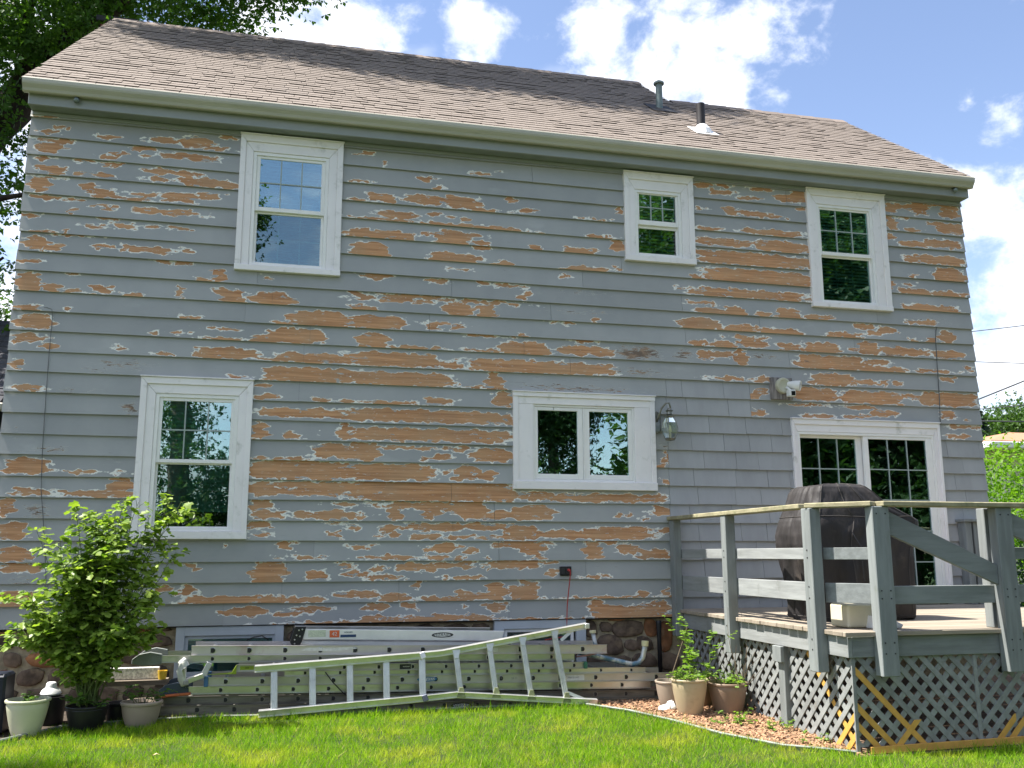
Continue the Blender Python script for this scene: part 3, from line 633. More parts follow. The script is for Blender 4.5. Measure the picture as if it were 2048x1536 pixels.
def wob(x, z, s=1.0):
    return (np.sin(x * 23.1 * s + 3.1 * np.sin(z * 17.3)) + np.sin(x * 41.7 * s + z * 29 + 1.3) * .7 + np.sin(x * 71.3 * s - z * 53) * .45) / 2.15
def peel_field(x, z, k, table, grow, hpow):
    """signed distance-like field (metres): positive inside a bare patch of this course"""
    f = np.full(x.shape, -.10)
    kk = np.floor((table[:, 1] - Z0) / EX).astype(int)
    xw = x + .030 * wob(x, z) + .030 * np.sin(z * 61 + x * 9) + .02 * np.sin(z * 133 - x * 23); zw = z + .017 * wob(x + 5, z * 1.3, .8) + .008 * wob(x * 2.3 + 1, z)
    for xc, zc, a, b in table[kk == k]:
        a2, b2 = a * 1.03 + grow, b * (1.16 if b > .05 else 1.0) + grow * .75
        hp = hpow + (2.5 if a > .35 and b > .045 else 0)
        if xc + a2 + .2 < x.min() or xc - a2 - .2 > x.max(): continue
        qd = ((np.abs(xw - xc) / a2) ** hp + (np.abs(zw - zc) / b2) ** hp) ** (1 / hp)
        f = np.maximum(f, min(a2, b2) * (1 - qd))
    return f

board_count = 0
def board(x0, x1, k, name, mat, z_lo, z_hi, peel=True, proud=0.0, drop=0.0, dx=.025, nz=12):
    """one lap of siding: face leaning out to its lower lip, a lip underneath, closed ends; notched round the windows"""
    zb, zt = Z0 + EX * k - drop, Z0 + EX * (k + 1) + .012
    zt = min(zt, z_hi)
    cuts_x = {x0, x1}; cuts_z = {zb, zt}
    ops = [o for o in OPEN if o[0] < x1 and o[1] > x0 and o[2] < zt and o[3] > zb]
    for o in ops:
        for v in o[:2]:
            if x0 < v < x1: cuts_x.add(v)
        for v in o[2:]:
            if zb < v < zt: cuts_z.add(v)
    def fill(cuts, step):
        cs = sorted(cuts); res = []
        for a, b in zip(cs, cs[1:]):
            n = max(1, int(round((b - a) / step)))
            res += [a + (b - a) * i / n for i in range(n)]
        return np.array(res + [cs[-1]])
    xs = fill(cuts_x, dx); zs = fill(cuts_z, EX / nz)
    X, Z = np.meshgrid(xs, zs)
    Yy = -.006 - proud - .028 * (zt - Z) / (zt - zb) - .0012 * np.sin(X * 2.1 + k * 1.7)
    Zc = Z - .0025 * np.sin(X * 1.3 + k * 2.1) * (Z < zb + .02)
    nx, nzv = len(xs), len(zs)
    V = np.stack([X, Yy, Zc], -1).reshape(-1, 3)
    idx = np.arange(nx * nzv).reshape(nzv, nx)
    xm = (xs[:-1] + xs[1:]) / 2; zm = (zs[:-1] + zs[1:]) / 2
    keep = np.ones((nzv - 1, nx - 1), bool)
    for o in ops:
        keep &= ~(((xm > o[0]) & (xm < o[1]))[None, :] & ((zm > o[2]) & (zm < o[3]))[:, None])
    if not keep.any(): return None
    F = np.stack([idx[:-1, :-1], idx[:-1, 1:], idx[1:, 1:], idx[1:, :-1]], -1)[keep]
    pv = peel_field(X.ravel(), Z.ravel(), k, PE, .012, 2.8) if peel else np.full(X.size, -.1)
    fv = peel_field(X.ravel(), Z.ravel(), k, FLK, .02, 2.2) if peel else np.full(X.size, -.1)
    nv = len(V); extra = []; ef = []
    # lip underneath and the two ends
    cols = np.where(keep[0])[0]
    lipv = {}
    def lv(i):
        if i not in lipv:
            lipv[i] = nv + len(extra); extra.append((xs[i], -.009, V[i][2] + .001))
        return lipv[i]
    for i in cols: ef.append((idx[0, i], lv(i), lv(i + 1), idx[0, i + 1]))
    for i, s in ((0, 1), (nx - 1, -1)):
        a = nv + len(extra); extra += [(xs[i], -.001, V[idx[0, i]][2]), (xs[i], -.001, V[idx[-1, i]][2])]
        q4 = (idx[0, i], idx[-1, i], a + 1, a)
        ef.append(q4 if s > 0 else q4[::-1])
    Vall = np.vstack([V, np.array(extra)]) if extra else V
    Fall = np.vstack([F, np.array(ef)])
    me = np_mesh(name, Vall, Fall, mat)
    pad = np.zeros(len(extra)) - .1
    for an, arr in (('peel', np.concatenate([pv, pad])), ('flake', np.concatenate([fv, pad])), ('tint', np.full(len(Vall), random.random()))):
        if mat is not siding_m and an != 'tint': continue
        at = me.attributes.new(an, 'FLOAT', 'POINT'); at.data.foreach_set('value', arr.astype(np.float32))
    return link(name, me, house)

KNOWN = {1: [3.83, 4.70], 12: [], 15: [4.17], 8: [3.42], 18: [2.35]}
SH_X0, SH_X1 = 6.835, 8.385
random.seed(21)
for k in range(0, 26):
    hi = 5.884
    xl, xr = -.012 - .006 * (k % 3), WID + .010 + .006 * (k % 2)
    full = sorted({o[0] for o in OPEN if o[2] <= Z0 + EX * k + .004 and o[3] >= Z0 + EX * (k + 1)} | {o[1] for o in OPEN if o[2] <= Z0 + EX * k + .004 and o[3] >= Z0 + EX * (k + 1)})
    segs = [(xl, xr)]
    def cut(segs, a, b):
        r = []
        for s, e_ in segs:
            if b <= s or a >= e_: r.append((s, e_)); continue
            if s < a: r.append((s, a))
            if e_ > b: r.append((b, e_))
        return r
    for o in OPEN:
        if o[2] <= Z0 + EX * k + .004 and o[3] >= Z0 + EX * (k + 1): segs = cut(segs, o[0], o[1])
    if k <= 10: segs = cut(segs, SH_X0, SH_X1 + .1)
    elif k <= 12: segs = cut(segs, SH_X0, 7.88)
    if k <= 9: segs = cut(segs, 10.2, xr)
    for s, e_ in segs:
        js = [s]
        pool = [x for x in KNOWN.get(k, []) if s + .3 < x < e_ - .3]
        x = s
        while e_ - x > 3.6:
            step = random.uniform(1.9, 3.3)
            nxt = min([v for v in pool if v > x + .2] + [x + step])
            if nxt > e_ - .6: break
            js.append(nxt); x = nxt
        js.append(e_)
        for a, b in zip(js, js[1:]):
            g0 = .0015 if a > xl + .01 else 0
            board(a + g0, b - g0, k, 'siding_board', siding_m, 0, hi, True, random.uniform(0, .0022), random.uniform(-.002, .004))
    # wide grey shingles of the repaired corner
    rng_ = []
    if k <= 10: rng_.append((SH_X0, SH_X1 + .05))
    elif k <= 12: rng_.append((SH_X0, 7.88))
    if k <= 9: rng_.append((10.33, xr))
    for s, e_ in rng_:
        x = s - random.uniform(0, .25)
        while x < e_:
            wd_ = random.choice((.28, .32, .40, .46, .52))
            a, b = max(x, s) + .0018, min(x + wd_, e_) - .0018
            if b - a > .03:
                board(a, b, k, 'siding_shingle', shingle_paint, 0, hi, False, random.uniform(.0, .004), random.uniform(-.002, .004), dx=.2, nz=2)
            x += wd_

# sheathing with openings, side walls, gables
def walled(x0, x1, z0, z1, y, opens, mb):
    xs = sorted({x0, x1} | {v for o in opens for v in o[:2]}); zs = sorted({z0, z1} | {v for o in opens for v in o[2:]})
    for a, b in zip(xs, xs[1:]):
        for c, d in zip(zs, zs[1:]):
            if any(o[0] <= a and b <= o[1] and o[2] <= c and d <= o[3] for o in opens): continue
            mb.add([(a, y, c), (b, y, c), (b, y, d), (a, y, d)], [(0, 1, 2, 3)])
mb = MB(); walled(0, WID, Z0 - .02, 5.89, .004, OPEN, mb)
RT = .765
def rz(y): return 6.07 + (y + .29) * RT
YR1, YR2, XS = 3.65, 2.43, 8.07
mb.add([(0.006, .004, 0), (0.006, 2 * YR1 - .1, 0), (0.006, 2 * YR1 - .1, 6.1), (0.006, YR1, rz(YR1) - .12), (0.006, .004, 6.1)], [(0, 1, 2, 3, 4)])
mb.add([(WID - .006, .004, 0), (WID - .006, 2 * YR2 - .1, 0), (WID - .006, 2 * YR2 - .1, 6.1), (WID - .006, YR2, rz(YR2) - .12), (WID - .006, .004, 6.1)], [(0, 1, 2, 3, 4)])
mb.add([(XS - .05, .2, 6.2), (XS - .05, 2 * YR1 - .2, 6.2), (XS - .05, YR1, rz(YR1) - .12)], [(0, 1, 2)])
mb.add([(0, 2 * YR1 - .1, 0), (WID, 2 * YR2 - .1, 0), (WID, 2 * YR2 - .1, 6.1), (0, 2 * YR1 - .1, 6.1)], [(0, 1, 2, 3)])
mb.build('wall', sheath, house)

# foundation of field stone
mb = MB(); walled(0, WID, -.3, Z0, .062, [(1.75, 2.64, .23, .66), (4.9, 5.77, .23, .66)], mb); fnd = mb.build('foundation', mortar_m, house)
def stone(cx, cz, w_, h_, mat):
    n = 11; ph = random.uniform(0, 6.28)
    ring = []
    for i in range(n):
        t = 2 * math.pi * i / n
        e = 1 / (abs(math.cos(t)) ** 3.2 + abs(math.sin(t)) ** 3.2) ** (1 / 3.2)
        r = e * (1 + .10 * math.sin(2 * t + ph) + random.uniform(-.09, .09))
        ring.append((cx + w_ / 2 * r * math.cos(t), cz + h_ / 2 * r * math.sin(t)))
    mb = MB(); dp = random.uniform(.0, .012)
    lay = [(1, .064), (.97, .050 - dp), (.88, .042 - dp), (.45, .040 - dp + random.uniform(-.003, .003))]
    vs = [(cx + (x - cx) * s, y, cz + (z - cz) * s) for s, y in lay for x, z in ring]
    vs.append((cx, .039 - dp, cz))
    fs = [(l * n + i, l * n + (i + 1) % n, (l + 1) * n + (i + 1) % n, (l + 1) * n + i) for l in range(3) for i in range(n)]
    fs += [(3 * n + i, 3 * n + (i + 1) % n, 4 * n) for i in range(n)]
    mb.add(vs, fs)
    mb.build('stone', mat, fnd, auto=50)
SPEC = [(5.91, .60, .15, .17, 0), (6.08, .62, .13, .11, 0), (6.33, .60, .33, .19, 0), (6.20, .705, .20, .05, 1), (6.13, .43, .29, .21, 0), (6.37, .42, .16, .12, 0), (6.52, .43, .2, .15, 0),
        (6.60, .60, .15, .20, 1), (6.76, .50, .18, .30, 1), (6.8, .24, .22, .2, 0), (6.52, .26, .28, .15, 0), (6.23, .24, .24, .14, 0), (5.97, .26, .22, .18, 0), (5.92, .44, .12, .12, 0),
        (6.02, .09, .28, .13, 0), (6.34, .09, .27, .13, 0), (6.66, .10, .26, .13, 0)]
for cx_, cz_, w_, h_, r_ in SPEC: stone(cx_, cz_, w_, h_, stone_red if r_ else stone_m)
random.seed(5)
for X0, X1 in ((.02, 1.66), (2.73, 4.80)):
    z = 0.0
    while z < .70:
        h_ = min(random.uniform(.13, .21), .715 - z)
        x = X0 + random.uniform(-.1, 0)
        while x < X1:
            w_ = random.uniform(.17, .40)
            a, b = max(x, X0), min(x + w_, X1)
            if b - a > .08 and h_ > .05: stone((a + b) / 2, z + h_ / 2 + random.uniform(-.008, .008), b - a - .03, h_ - .028, stone_red if random.random() < .12 else stone_m)
            x += w_
        z += h_

# ------------------------------------------------------------------ windows
def ring(mb, x0, x1, z0, z1, w_, y0, y1, wb=None, wt=None):
    wb = w_ if wb is None else wb; wt = w_ if wt is None else wt
    mb.box(x0, x0 + w_, y0, y1, z0, z1); mb.box(x1 - w_, x1, y0, y1, z0, z1)
    mb.box(x0 + w_, x1 - w_, y0, y1, z0, z0 + wb); mb.box(x0 + w_, x1 - w_, y0, y1, z1 - wt, z1)
    return mb
def casing(win, out, inn, mat=white_trim, kind='mitred'):
    x0, x1, z0, z1 = out; a, b, c, d = inn
    g = .0012
    if kind == 'mitred':
        def two(poly_o, poly_i, name):
            mb = MB(); mb.xz(poly_o, -.060, -.002); mb.xz(poly_i, -.044, -.002); mb.build(name, mat, win, bevel=.003)
        t = .42
        xa, xb, zt = x0 + (a - x0) * t, x1 - (x1 - b) * t, z1 - (z1 - d) * t
        two([(x0 + g, z1), (xa + g, zt), (xb - g, zt), (x1 - g, z1)], [(xa + g, zt), (a + g, d), (b - g, d), (xb - g, zt)], 'head_casing')
        two([(x0, c), (xa, c), (xa, zt - g), (x0, z1 - g)], [(xa, c), (a, c), (a, d - g), (xa, zt - g)], 'side_casing')
        two([(x1, c), (x1, z1 - g), (xb, zt - g), (xb, c)], [(xb, c), (xb, zt - g), (b, d - g), (b, c)], 'side_casing')
        mb = MB(); mb.box(x0 - .008, x1 + .008, -.074, -.001, z1 + .001, z1 + .014); mb.build('drip_cap', mat, win, bevel=.002)
    else:
        o = .055
        MB().box(x0, x0 + o, -.058, -.002, z0 + .085, z1 - .06).box(x0 + o + .001, a, -.048, -.002, c, d).build('side_casing', mat, win, bevel=.002)
        MB().box(x1 - o, x1, -.058, -.002, z0 + .085, z1 - .06).box(b, x1 - o - .001, -.048, -.002, c, d).build('side_casing', mat, win, bevel=.002)
        MB().box(x0 + o + .001, x1 - o - .001, -.050, -.002, d + .001, z1 - .06).box(x0 - .004, x1 + .004, -.066, -.001, z1 - .059, z1 - .012).box(x0 - .012, x1 + .012, -.078, -.001, z1 - .011, z1).build('head_casing', mat, win, bevel=.002)
    MB().box(x0 - .004, x1 + .004, -.070, -.002, z0, c - .001).build('sill', mat, win, bevel=.003)
def pane_set(win, gl, y, mat, nx, nz_, mw=.013, inside=False):
    m0, m1 = (.0065, .012) if inside else (-.0095, -.0015)
    x0, x1, z0, z1 = gl
    MB().box(x0, x1, y, y + .004, z0, z1).build('pane', mat, win)
    for i in range(1, nx):
        x = x0 + (x1 - x0) * i / nx
        MB().box(x - mw / 2, x + mw / 2, y + m0, y + m1, z0, z1).build('muntin', muntin_m, win)
    for i in range(1, nz_):
        z = z0 + (z1 - z0) * i / nz_
        for a, b in zip([x0] + [x0 + (x1 - x0) * j / nx + mw / 2 for j in range(1, nx)], [x0 + (x1 - x0) * j / nx - mw / 2 for j in range(1, nx)] + [x1]):
            MB().box(a, b, y + m0 + .0003, y + m1 - .0003, z - mw / 2, z + mw / 2).build('muntin', muntin_m, win)
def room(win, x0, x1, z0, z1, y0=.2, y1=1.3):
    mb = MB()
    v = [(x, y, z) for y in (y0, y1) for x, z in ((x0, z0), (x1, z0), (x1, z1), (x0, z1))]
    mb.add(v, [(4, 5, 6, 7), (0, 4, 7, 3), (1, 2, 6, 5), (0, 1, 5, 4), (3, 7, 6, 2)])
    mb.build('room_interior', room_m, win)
def blind(win, x0, x1, z0, z1, y, mat, pitch=.042, tilt=55, cover=1.0):
    mb = MB(); z = z1
    while z > z1 - (z1 - z0) * cover:
        s, c = math.sin(rad(tilt)) * .025, math.cos(rad(tilt)) * .025
        mb.beam((x0, y, z), (x1, y, z), .050, .002, (0, -math.sin(rad(90 - tilt)), math.cos(rad(90 - tilt))))
        z -= pitch
    mb.build('blind', mat, win)
def double_hung(out, inn, up, lo, grid_u, grid_l, bl, cover, tilt=55):
    win = MB()
    a, b, c, d = inn
    ring(win, a + .001, b - .001, c + .001, d - .001, .036, -.034, .10)
    wn = win.build('window', vinyl, house, bevel=.002)
    casing(wn, out, inn)
    f = .036
    zm = (up[2] + lo[3]) / 2
    mb = MB(); ring(mb, a + f + .001, b - f - .001, zm - .012, d - f - .001, up[0] - a - f, -.020, .008, wb=up[2] - zm + .012, wt=max(.012, d - f - up[3])); mb.build('sash', vinyl, wn, bevel=.003)
    mb = MB(); ring(mb, a + f + .001, b - f - .001, c + f + .001, zm + .012, max(.02, lo[0] - a - f), .012, .040, wb=max(.012, lo[2] - c - f), wt=zm + .012 - lo[3]); mb.build('sash', vinyl, wn, bevel=.003)
    pane_set(wn, up, -.010, glass, *grid_u); pane_set(wn, lo, .022, glass_low, *grid_l, inside=True)
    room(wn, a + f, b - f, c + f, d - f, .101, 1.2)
    if bl: blind(wn, a + f + .01, b - f - .01, c + f + .02, d - f - .02, .075, bl, cover=cover, tilt=tilt)
    return wn
double_hung(WIN['ul'], (2.187, 2.982, 4.376, 5.640), (2.262, 2.917, 5.030, 5.575), (2.252, 2.926, 4.407, 4.964), (3, 2), (3, 2), blind_w, 1.0, 68)
double_hung(WIN['um'], (6.508, 7.094, 4.803, 5.618), (6.570, 7.012, 5.250, 5.570), (6.565, 7.010, 4.838, 5.158), (3, 2), (3, 2), blind_d, 1.0, 40)
double_hung(WIN['ur'], (8.890, 9.676, 4.385, 5.647), (8.950, 9.600, 5.045, 5.588), (8.935, 9.605, 4.420, 4.978), (3, 2), (3, 2), blind_d, 1.0, 40)
double_hung(WIN['ll'], (1.366, 2.165, 1.620, 2.984), (1.436, 2.093, 2.330, 2.914), (1.408, 2.106, 1.654, 2.280), (3, 2), (3, 2), blind_d, .9, 30)
# kitchen casement pair
inn = (5.257, 6.430, 2.168, 3.010)
mb = MB(); ring(mb, inn[0] + .001, inn[1] - .001, inn[2] + .001, inn[3] - .001, .022, -.034, .10); mb.box(5.831, 5.845, -.034, .10, inn[2] + .024, inn[3] - .024)
kw = mb.build('window', vinyl, house, bevel=.002)
casing(kw, WIN['k'], inn, kind='flat')
for g_, o in (((5.314, 5.770, 2.250, 2.947), (5.281, 5.829)), ((5.906, 6.362, 2.248, 2.950), (5.847, 6.406))):
    mb = MB(); z0_, z1_ = inn[2] + .025, inn[3] - .025
    mb.box(o[0], g_[0], -.026, .02, z0_, z1_); mb.box(g_[1], o[1], -.026, .02, z0_, z1_); mb.box(g_[0], g_[1], -.026, .02, z0_, g_[2]); mb.box(g_[0], g_[1], -.026, .02, g_[3], z1_)
    mb.build('sash', vinyl, kw, bevel=.003)
    pane_set(kw, g_, -.008, glass, 1, 1)
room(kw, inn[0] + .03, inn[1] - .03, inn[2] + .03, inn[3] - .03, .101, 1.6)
# sliding patio door
mb = MB(); D = WIN['d']; di = (8.455, 10.295, .83, 2.80)
ring(mb, di[0] + .001, di[1] - .001, di[2], di[3] - .001, .03, -.040, .12)
dr = mb.build('sliding_door', vinyl, house, bevel=.002)
casing(dr, (D[0], D[1], .812, D[3]), (di[0], di[1], .829, di[3]))
for g_, fr, y in (((8.520, 9.262, .93, 2.735), (8.487, 9.352), .045), ((9.392, 10.184, .93, 2.735), (9.330, 10.264), -.012)):
    mb = MB(); mb.box(fr[0], g_[0], y - .02, y + .02, .862, 2.768); mb.box(g_[1], fr[1], y - .02, y + .02, .862, 2.768)
    mb.box(g_[0], g_[1], y - .02, y + .02, .862, g_[2]); mb.box(g_[0], g_[1], y - .02, y + .02, g_[3], 2.768)
    mb.build('door_panel', vinyl, dr, bevel=.003)
    pane_set(dr, g_, y - .002, glass_low if y < 0 else glass, 3, 5)
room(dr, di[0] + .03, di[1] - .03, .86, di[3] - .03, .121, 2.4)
MB().box(9.30, 9.325, -.062, -.035, 1.55, 1.85).build('door_handle', vinyl, dr, bevel=.006)
# basement windows
for x0, x1, gx0, gx1 in ((1.690, 2.700, 1.772, 2.626), (4.833, 5.832, 4.94, 5.70)):
    mb = MB(); ring(mb, x0, x1, .20, .706, gx0 - x0, -.018, .06, wb=.05, wt=.085)
    wn = mb.build('basement_window', M('basement_trim', (.48, .52, .56), .5, var=.05) if 'basement_trim' not in MATS else MATS['basement_trim'], house, bevel=.003)
    mb = MB(); ring(mb, gx0 + .001, gx1 - .001, .252, .620, .032, .0, .03); mb.build('sash', vinyl if x0 > 3 else MATS['basement_trim'], wn, bevel=.002)
    mb = MB(); mb.box(gx0 + .034, gx1 - .034, .012, .016, .285, .587); mb.build('pane', glass, wn)
    if x0 < 3: MB().box(gx0 + .034, gx1 - .034, .022, .03, .285, .587).build('window_cover', M('window_cover', (.40, .43, .46), .6, var=.08), wn)
    room(wn, gx0, gx1, .25, .63, .07, .8)

# ------------------------------------------------------------------ eave and roof
mb = MB(); mb.box(-.005, 10.985, -.200, -.170, 5.850, 6.07); mb.build('fascia_board', trim_grey, house, bevel=.003)
MB().box(-.005, 10.985, -.169, -.003, 5.852, 5.875).build('soffit', soffit_m, house)
MB().box(.0, 10.99, -.044, -.004, 5.815, 5.851).build('frieze_board', trim_grey, house, bevel=.004)
# gutter: K-style trough hung on the fascia
prof = [(-.201, 6.082), (-.201, 5.962), (-.262, 5.950), (-.274, 5.958), (-.285, 5.985), (-.312, 6.020), (-.318, 6.040), (-.318, 6.074), (-.313, 6.084), (-.303, 6.078), (-.303, 6.045), (-.296, 6.022), (-.272, 5.988), (-.258, 5.962), (-.207, 5.972), (-.207, 6.082)]
mb = MB(); gx0, gx1 = -.045, 11.00; n = len(prof)
vs = [(gx0, y, z) for y, z in prof] + [(gx1, y, z) for y, z in prof]
mb.add(vs, [(i, (i + 1) % n, (i + 1) % n + n, i + n) for i in range(n)])
gut = mb.build('gutter', gutter_m, house)
for x in (gx0, gx1):
    MB().prism([(x - .001, y, z) for y, z in prof[1:9]] + [(x - .001, -.201, 6.082)], (.002, 0, 0)).build('end_cap', gutter_m, gut)
for x in (.45, 10.76):
    mb = MB(); mb.tube([(x, -.225, 5.952), (x, -.225, 5.93), (x, -.245, 5.915), (x, -.258, 5.912)], [.022, .026, .030, .020], 10); mb.build('outlet_stub', vent_m, gut, smooth=True)
# roof deck
th = .03
def slope_pt(x, y, off=0.0): return Vector((x, y - off * math.sin(math.atan(RT)), rz(y) + off * math.cos(math.atan(RT))))
mb = MB()
for x0, x1, yr in ((-.05, XS, YR1), (XS, 11.045, YR2)):
    for sgn in (1, -1):
        pa = [slope_pt(x0, -.262), slope_pt(x1, -.262), slope_pt(x1, yr), slope_pt(x0, yr)]
        if sgn < 0: pa = [Vector((p.x, 2 * yr - p.y, p.z)) for p in pa][::-1]
        mb.prism([p - Vector((0, 0, .04)) for p in pa], (0, 0, .038))
roof = mb.build('roof', roof_under, house)
ang = math.atan(RT); sl = Vector((0, math.cos(ang), math.sin(ang))); nrm = Vector((0, -math.sin(ang), math.cos(ang)))
EXP = .128; TAB = .305
def tab(mb, x0, x1, s0, lift, s1=None, t=.0040, c=None):
    """one shingle tab from distance s0 up the slope"""
    p0 = Vector((0, -.288, rz(-.288))) + sl * s0
    L_ = EXP + .02 if s1 is None else s1
    o = Vector((0, 0, 0)) if c is None else c
    A = p0 + nrm * (.0085 + lift); B = p0 + sl * L_ + nrm * (.001 + lift * .2)
    f = lambda x, p: Vector((x, p.y, p.z)) - o
    up = nrm * t
    mb.add([f(x0, A), f(x1, A), f(x1, B), f(x0, B), f(x0, A + up), f(x1, A + up), f(x1, B + up), f(x0, B + up)],
           [(4, 5, 6, 7), (0, 1, 5, 4), (1, 2, 6, 5), (3, 0, 4, 7), (0, 3, 2, 1)])
rest = MB(); shared = {}
rowsN = int(((YR1 + .288) / math.cos(ang)) / EXP) + 1
cnt = 0
random.seed(31)
for r in range(rowsN):
    s0 = r * EXP; ytop = -.288 + s0 * math.cos(ang)
    xe = 11.05 if ytop < YR2 - .05 else XS
    s_max = (((YR1 if ytop >= YR2 - .05 else YR2) + .288) / math.cos(ang))
    x = -.062 - random.uniform(0, .28)
    while x < xe:
        wv = random.choice((.12, .16, .20, .25))
        a, b = max(x, -.062), min(x + wv - .005, xe)
        thick = random.choice((.0, .0, .0055))
        x += wv
        if b - a < .02: continue
        L_ = min(EXP + .02, ((YR1 if a < XS - .01 else YR2) + .288) / math.cos(ang) - s0)
        if b > XS and a < XS and ytop > YR2 - .25: b = XS
        if L_ < .03: continue
        if r < 7 and cnt < 300:
            key = (round(b - a, 3), thick)
            if key not in shared:
                m_ = MB(); tab(m_, -(b - a) / 2, (b - a) / 2, 0, thick, None, c=Vector((0, -.288, rz(-.288))))
                shared[key] = m_.mesh('roof_shingle', roof_m)
            p = Vector(((a + b) / 2, -.288, rz(-.288))) + sl * s0
            link('roof_shingle', shared[key], roof, p); cnt += 1
        else: tab(rest, a, b, s0, thick + random.uniform(0, .001), L_)
# ridge caps and the back slopes
o = rest.build('shingle_courses', roof_m, roof); stuff(o)
for x0, x1, yr in ((-.05, XS + .02, YR1), (XS + .02, 11.05, YR2)):
    x = x0
    while x < x1:
        mb = MB(); b = min(x + .33, x1)
        z = rz(yr)
        mb.add([(x, yr - .13, z - .13 * RT + .016), (b, yr - .13, z - .13 * RT + .022), (b, yr, z + .030), (x, yr, z + .022), (x, yr + .13, z - .13 * RT + .016), (b, yr + .13, z - .13 * RT + .022),
                (x, yr - .13, z - .13 * RT + .004), (b, yr - .13, z - .13 * RT + .004)], [(0, 1, 2, 3), (3, 2, 5, 4), (6, 7, 1, 0)])
        mb.build('ridge_shingle', ridge_m, roof)
        x += .30
# chimney behind the ridge
cb = MB(); cb.box(-.52, .0, 5.0, 5.6, 7.0, 9.78); chm = cb.build('chimney', brick_m, house)
MB().box(-.58, .05, 4.94, 5.66, 9.781, 9.88).build('chimney_cap', M('chimney_cap', (.035, .035, .04), .8), chm, bevel=.01)
# roof vents
vy = 1.77; vz = rz(vy) - .02
mb = MB(); mb.lathe([(.047, -.04), (.047, .40), (.075, .40), (.075, .425), (.0, .475)], 16, (7.64, vy, vz)); vp = mb.build('vent_pipe', vent_m, roof, auto=40)
mb = MB(); mb.beam((7.64, vy - .22, rz(vy - .22) + .026), (7.64, vy + .16, rz(vy + .16) + .026), .36, .006, nrm); mb.build('flashing', M('black_flashing', (.02, .02, .022), .7), vp)
vy = .66; vz = rz(vy) + .01
mb = MB(); mb.lathe([(.066, -.03), (.056, .10), (.056, .375), (.046, .378), (.046, .30)], 16, (7.735, vy, vz)); vp = mb.build('vent_pipe', vent_b, roof, auto=40)
mb = MB(); mb.lathe([(.135, -.085), (.12, -.01), (.064, .065)], 20, (7.735, vy - .02, vz)); mb.beam((7.735, vy - .20, rz(vy - .20) + .026), (7.735, vy + .1, rz(vy + .1) + .026), .30, .006, nrm); mb.build('flashing', flash_m, vp)
# ------------------------------------------------------------------ deck
deck = thing('deck', 'raised grey timber deck with railings and lattice skirt at the right', 'deck', (6.9, -3.2, -.1))
DX0, DX1, DYF = 6.90, 10.70, -3.20
random.seed(3)
y = -.030
while y > DYF - .02:
    w_ = .138
    xa = 6.862 + random.uniform(-.006, .006)
    MB().box(xa, DX1 + .04, max(y - w_, DYF - .035), y, .764, .800 + random.uniform(-.0015, .0015)).build('deck_board', floor_m, deck, bevel=.004)
    y -= w_ + .006
MB().box(6.900, 6.938, DYF, -.03, .606, .761).build('side_joist', deck_y_lit, deck, bevel=.003)
MB().box(6.939, DX1, DYF, DYF + .038, .606, .761).build('front_joist', deck_x_shaded, deck, bevel=.003)
for x in (7.6, 8.3, 9.0, 9.7, 10.4): MB().box(x, x + .038, DYF + .04, -.03, .60, .76).build('floor_joist', deck_y_lit, deck)
MB().box(6.902, 7.02, -2.22, -2.12, -.1, .604).build('support_post', deck_z_shaded, deck, bevel=.004)
MB().box(6.862, 6.899, -2.24, -2.10, .47, .605).build('joist_block', deck_z_shaded, deck, bevel=.004)
# railing posts
def post(x0, x1, y0, y1, z0=.47, z1=1.757): return MB().box(x0, x1, y0, y1, z0, z1).build('railing_post', deck_z_shaded, deck, bevel=.005)
post(6.81, 6.899, -.15, -.035, .52, 1.757)
post(6.795, 6.899, -1.43, -1.33)
post(6.80, 6.899, -2.93, -2.80)
post(7.125, 7.275, -3.30, -3.201)
post(8.262, 8.412, -3.30, -3.201)
post(9.42, 9.57, -3.30, -3.201)
MB().box(8.262, 8.40, -3.16, -3.07, .801, 1.757).build('railing_post', deck_z_shaded, deck, bevel=.005)
MB().box(10.53, 10.62, -.16, -.03, .801, 1.757).box(10.66, 10.75, -.14, -.03, .801, 1.757).box(10.50, 10.79, -.19, -.03, 1.758, 1.792).build('wall_post', deck_z_shaded, deck, bevel=.004)
# screw heads where the rails meet the posts
mb = MB()
for x, y, dx_ in ((6.795, -1.38, 0), (6.80, -2.865, 0)):
    for z in (1.36, 1.42, 1.04, 1.13, .64, .72):
        mb.box(x - .003, x, y - .006, y + .006, z - .006, z + .006)
for x in (7.16, 7.24, 8.30, 8.375, 9.46):
    for z in (1.05, 1.11, .64, .72, 1.70): mb.box(x - .005, x + .005, -3.303, -3.3, z - .005, z + .005)
stuff(mb.build('screw_heads', black_m, deck))
# cap rails
def cap(a, b, w_=.15):
    return MB().beam((a[0], a[1], 1.778), (b[0], b[1], 1.778), w_, .040).build('cap_rail', cap_m, deck, bevel=.006)
cap((6.860, -.03), (6.860, -2.79)); 
P0, P1 = Vector((6.860, -2.86, 0)), Vector((7.17, -3.245, 0))
dv = (P1 - P0).normalized()
cap(P0 - dv * .03, P1 + dv * .01)
cap((7.21, -3.25), (12.6, -3.25))
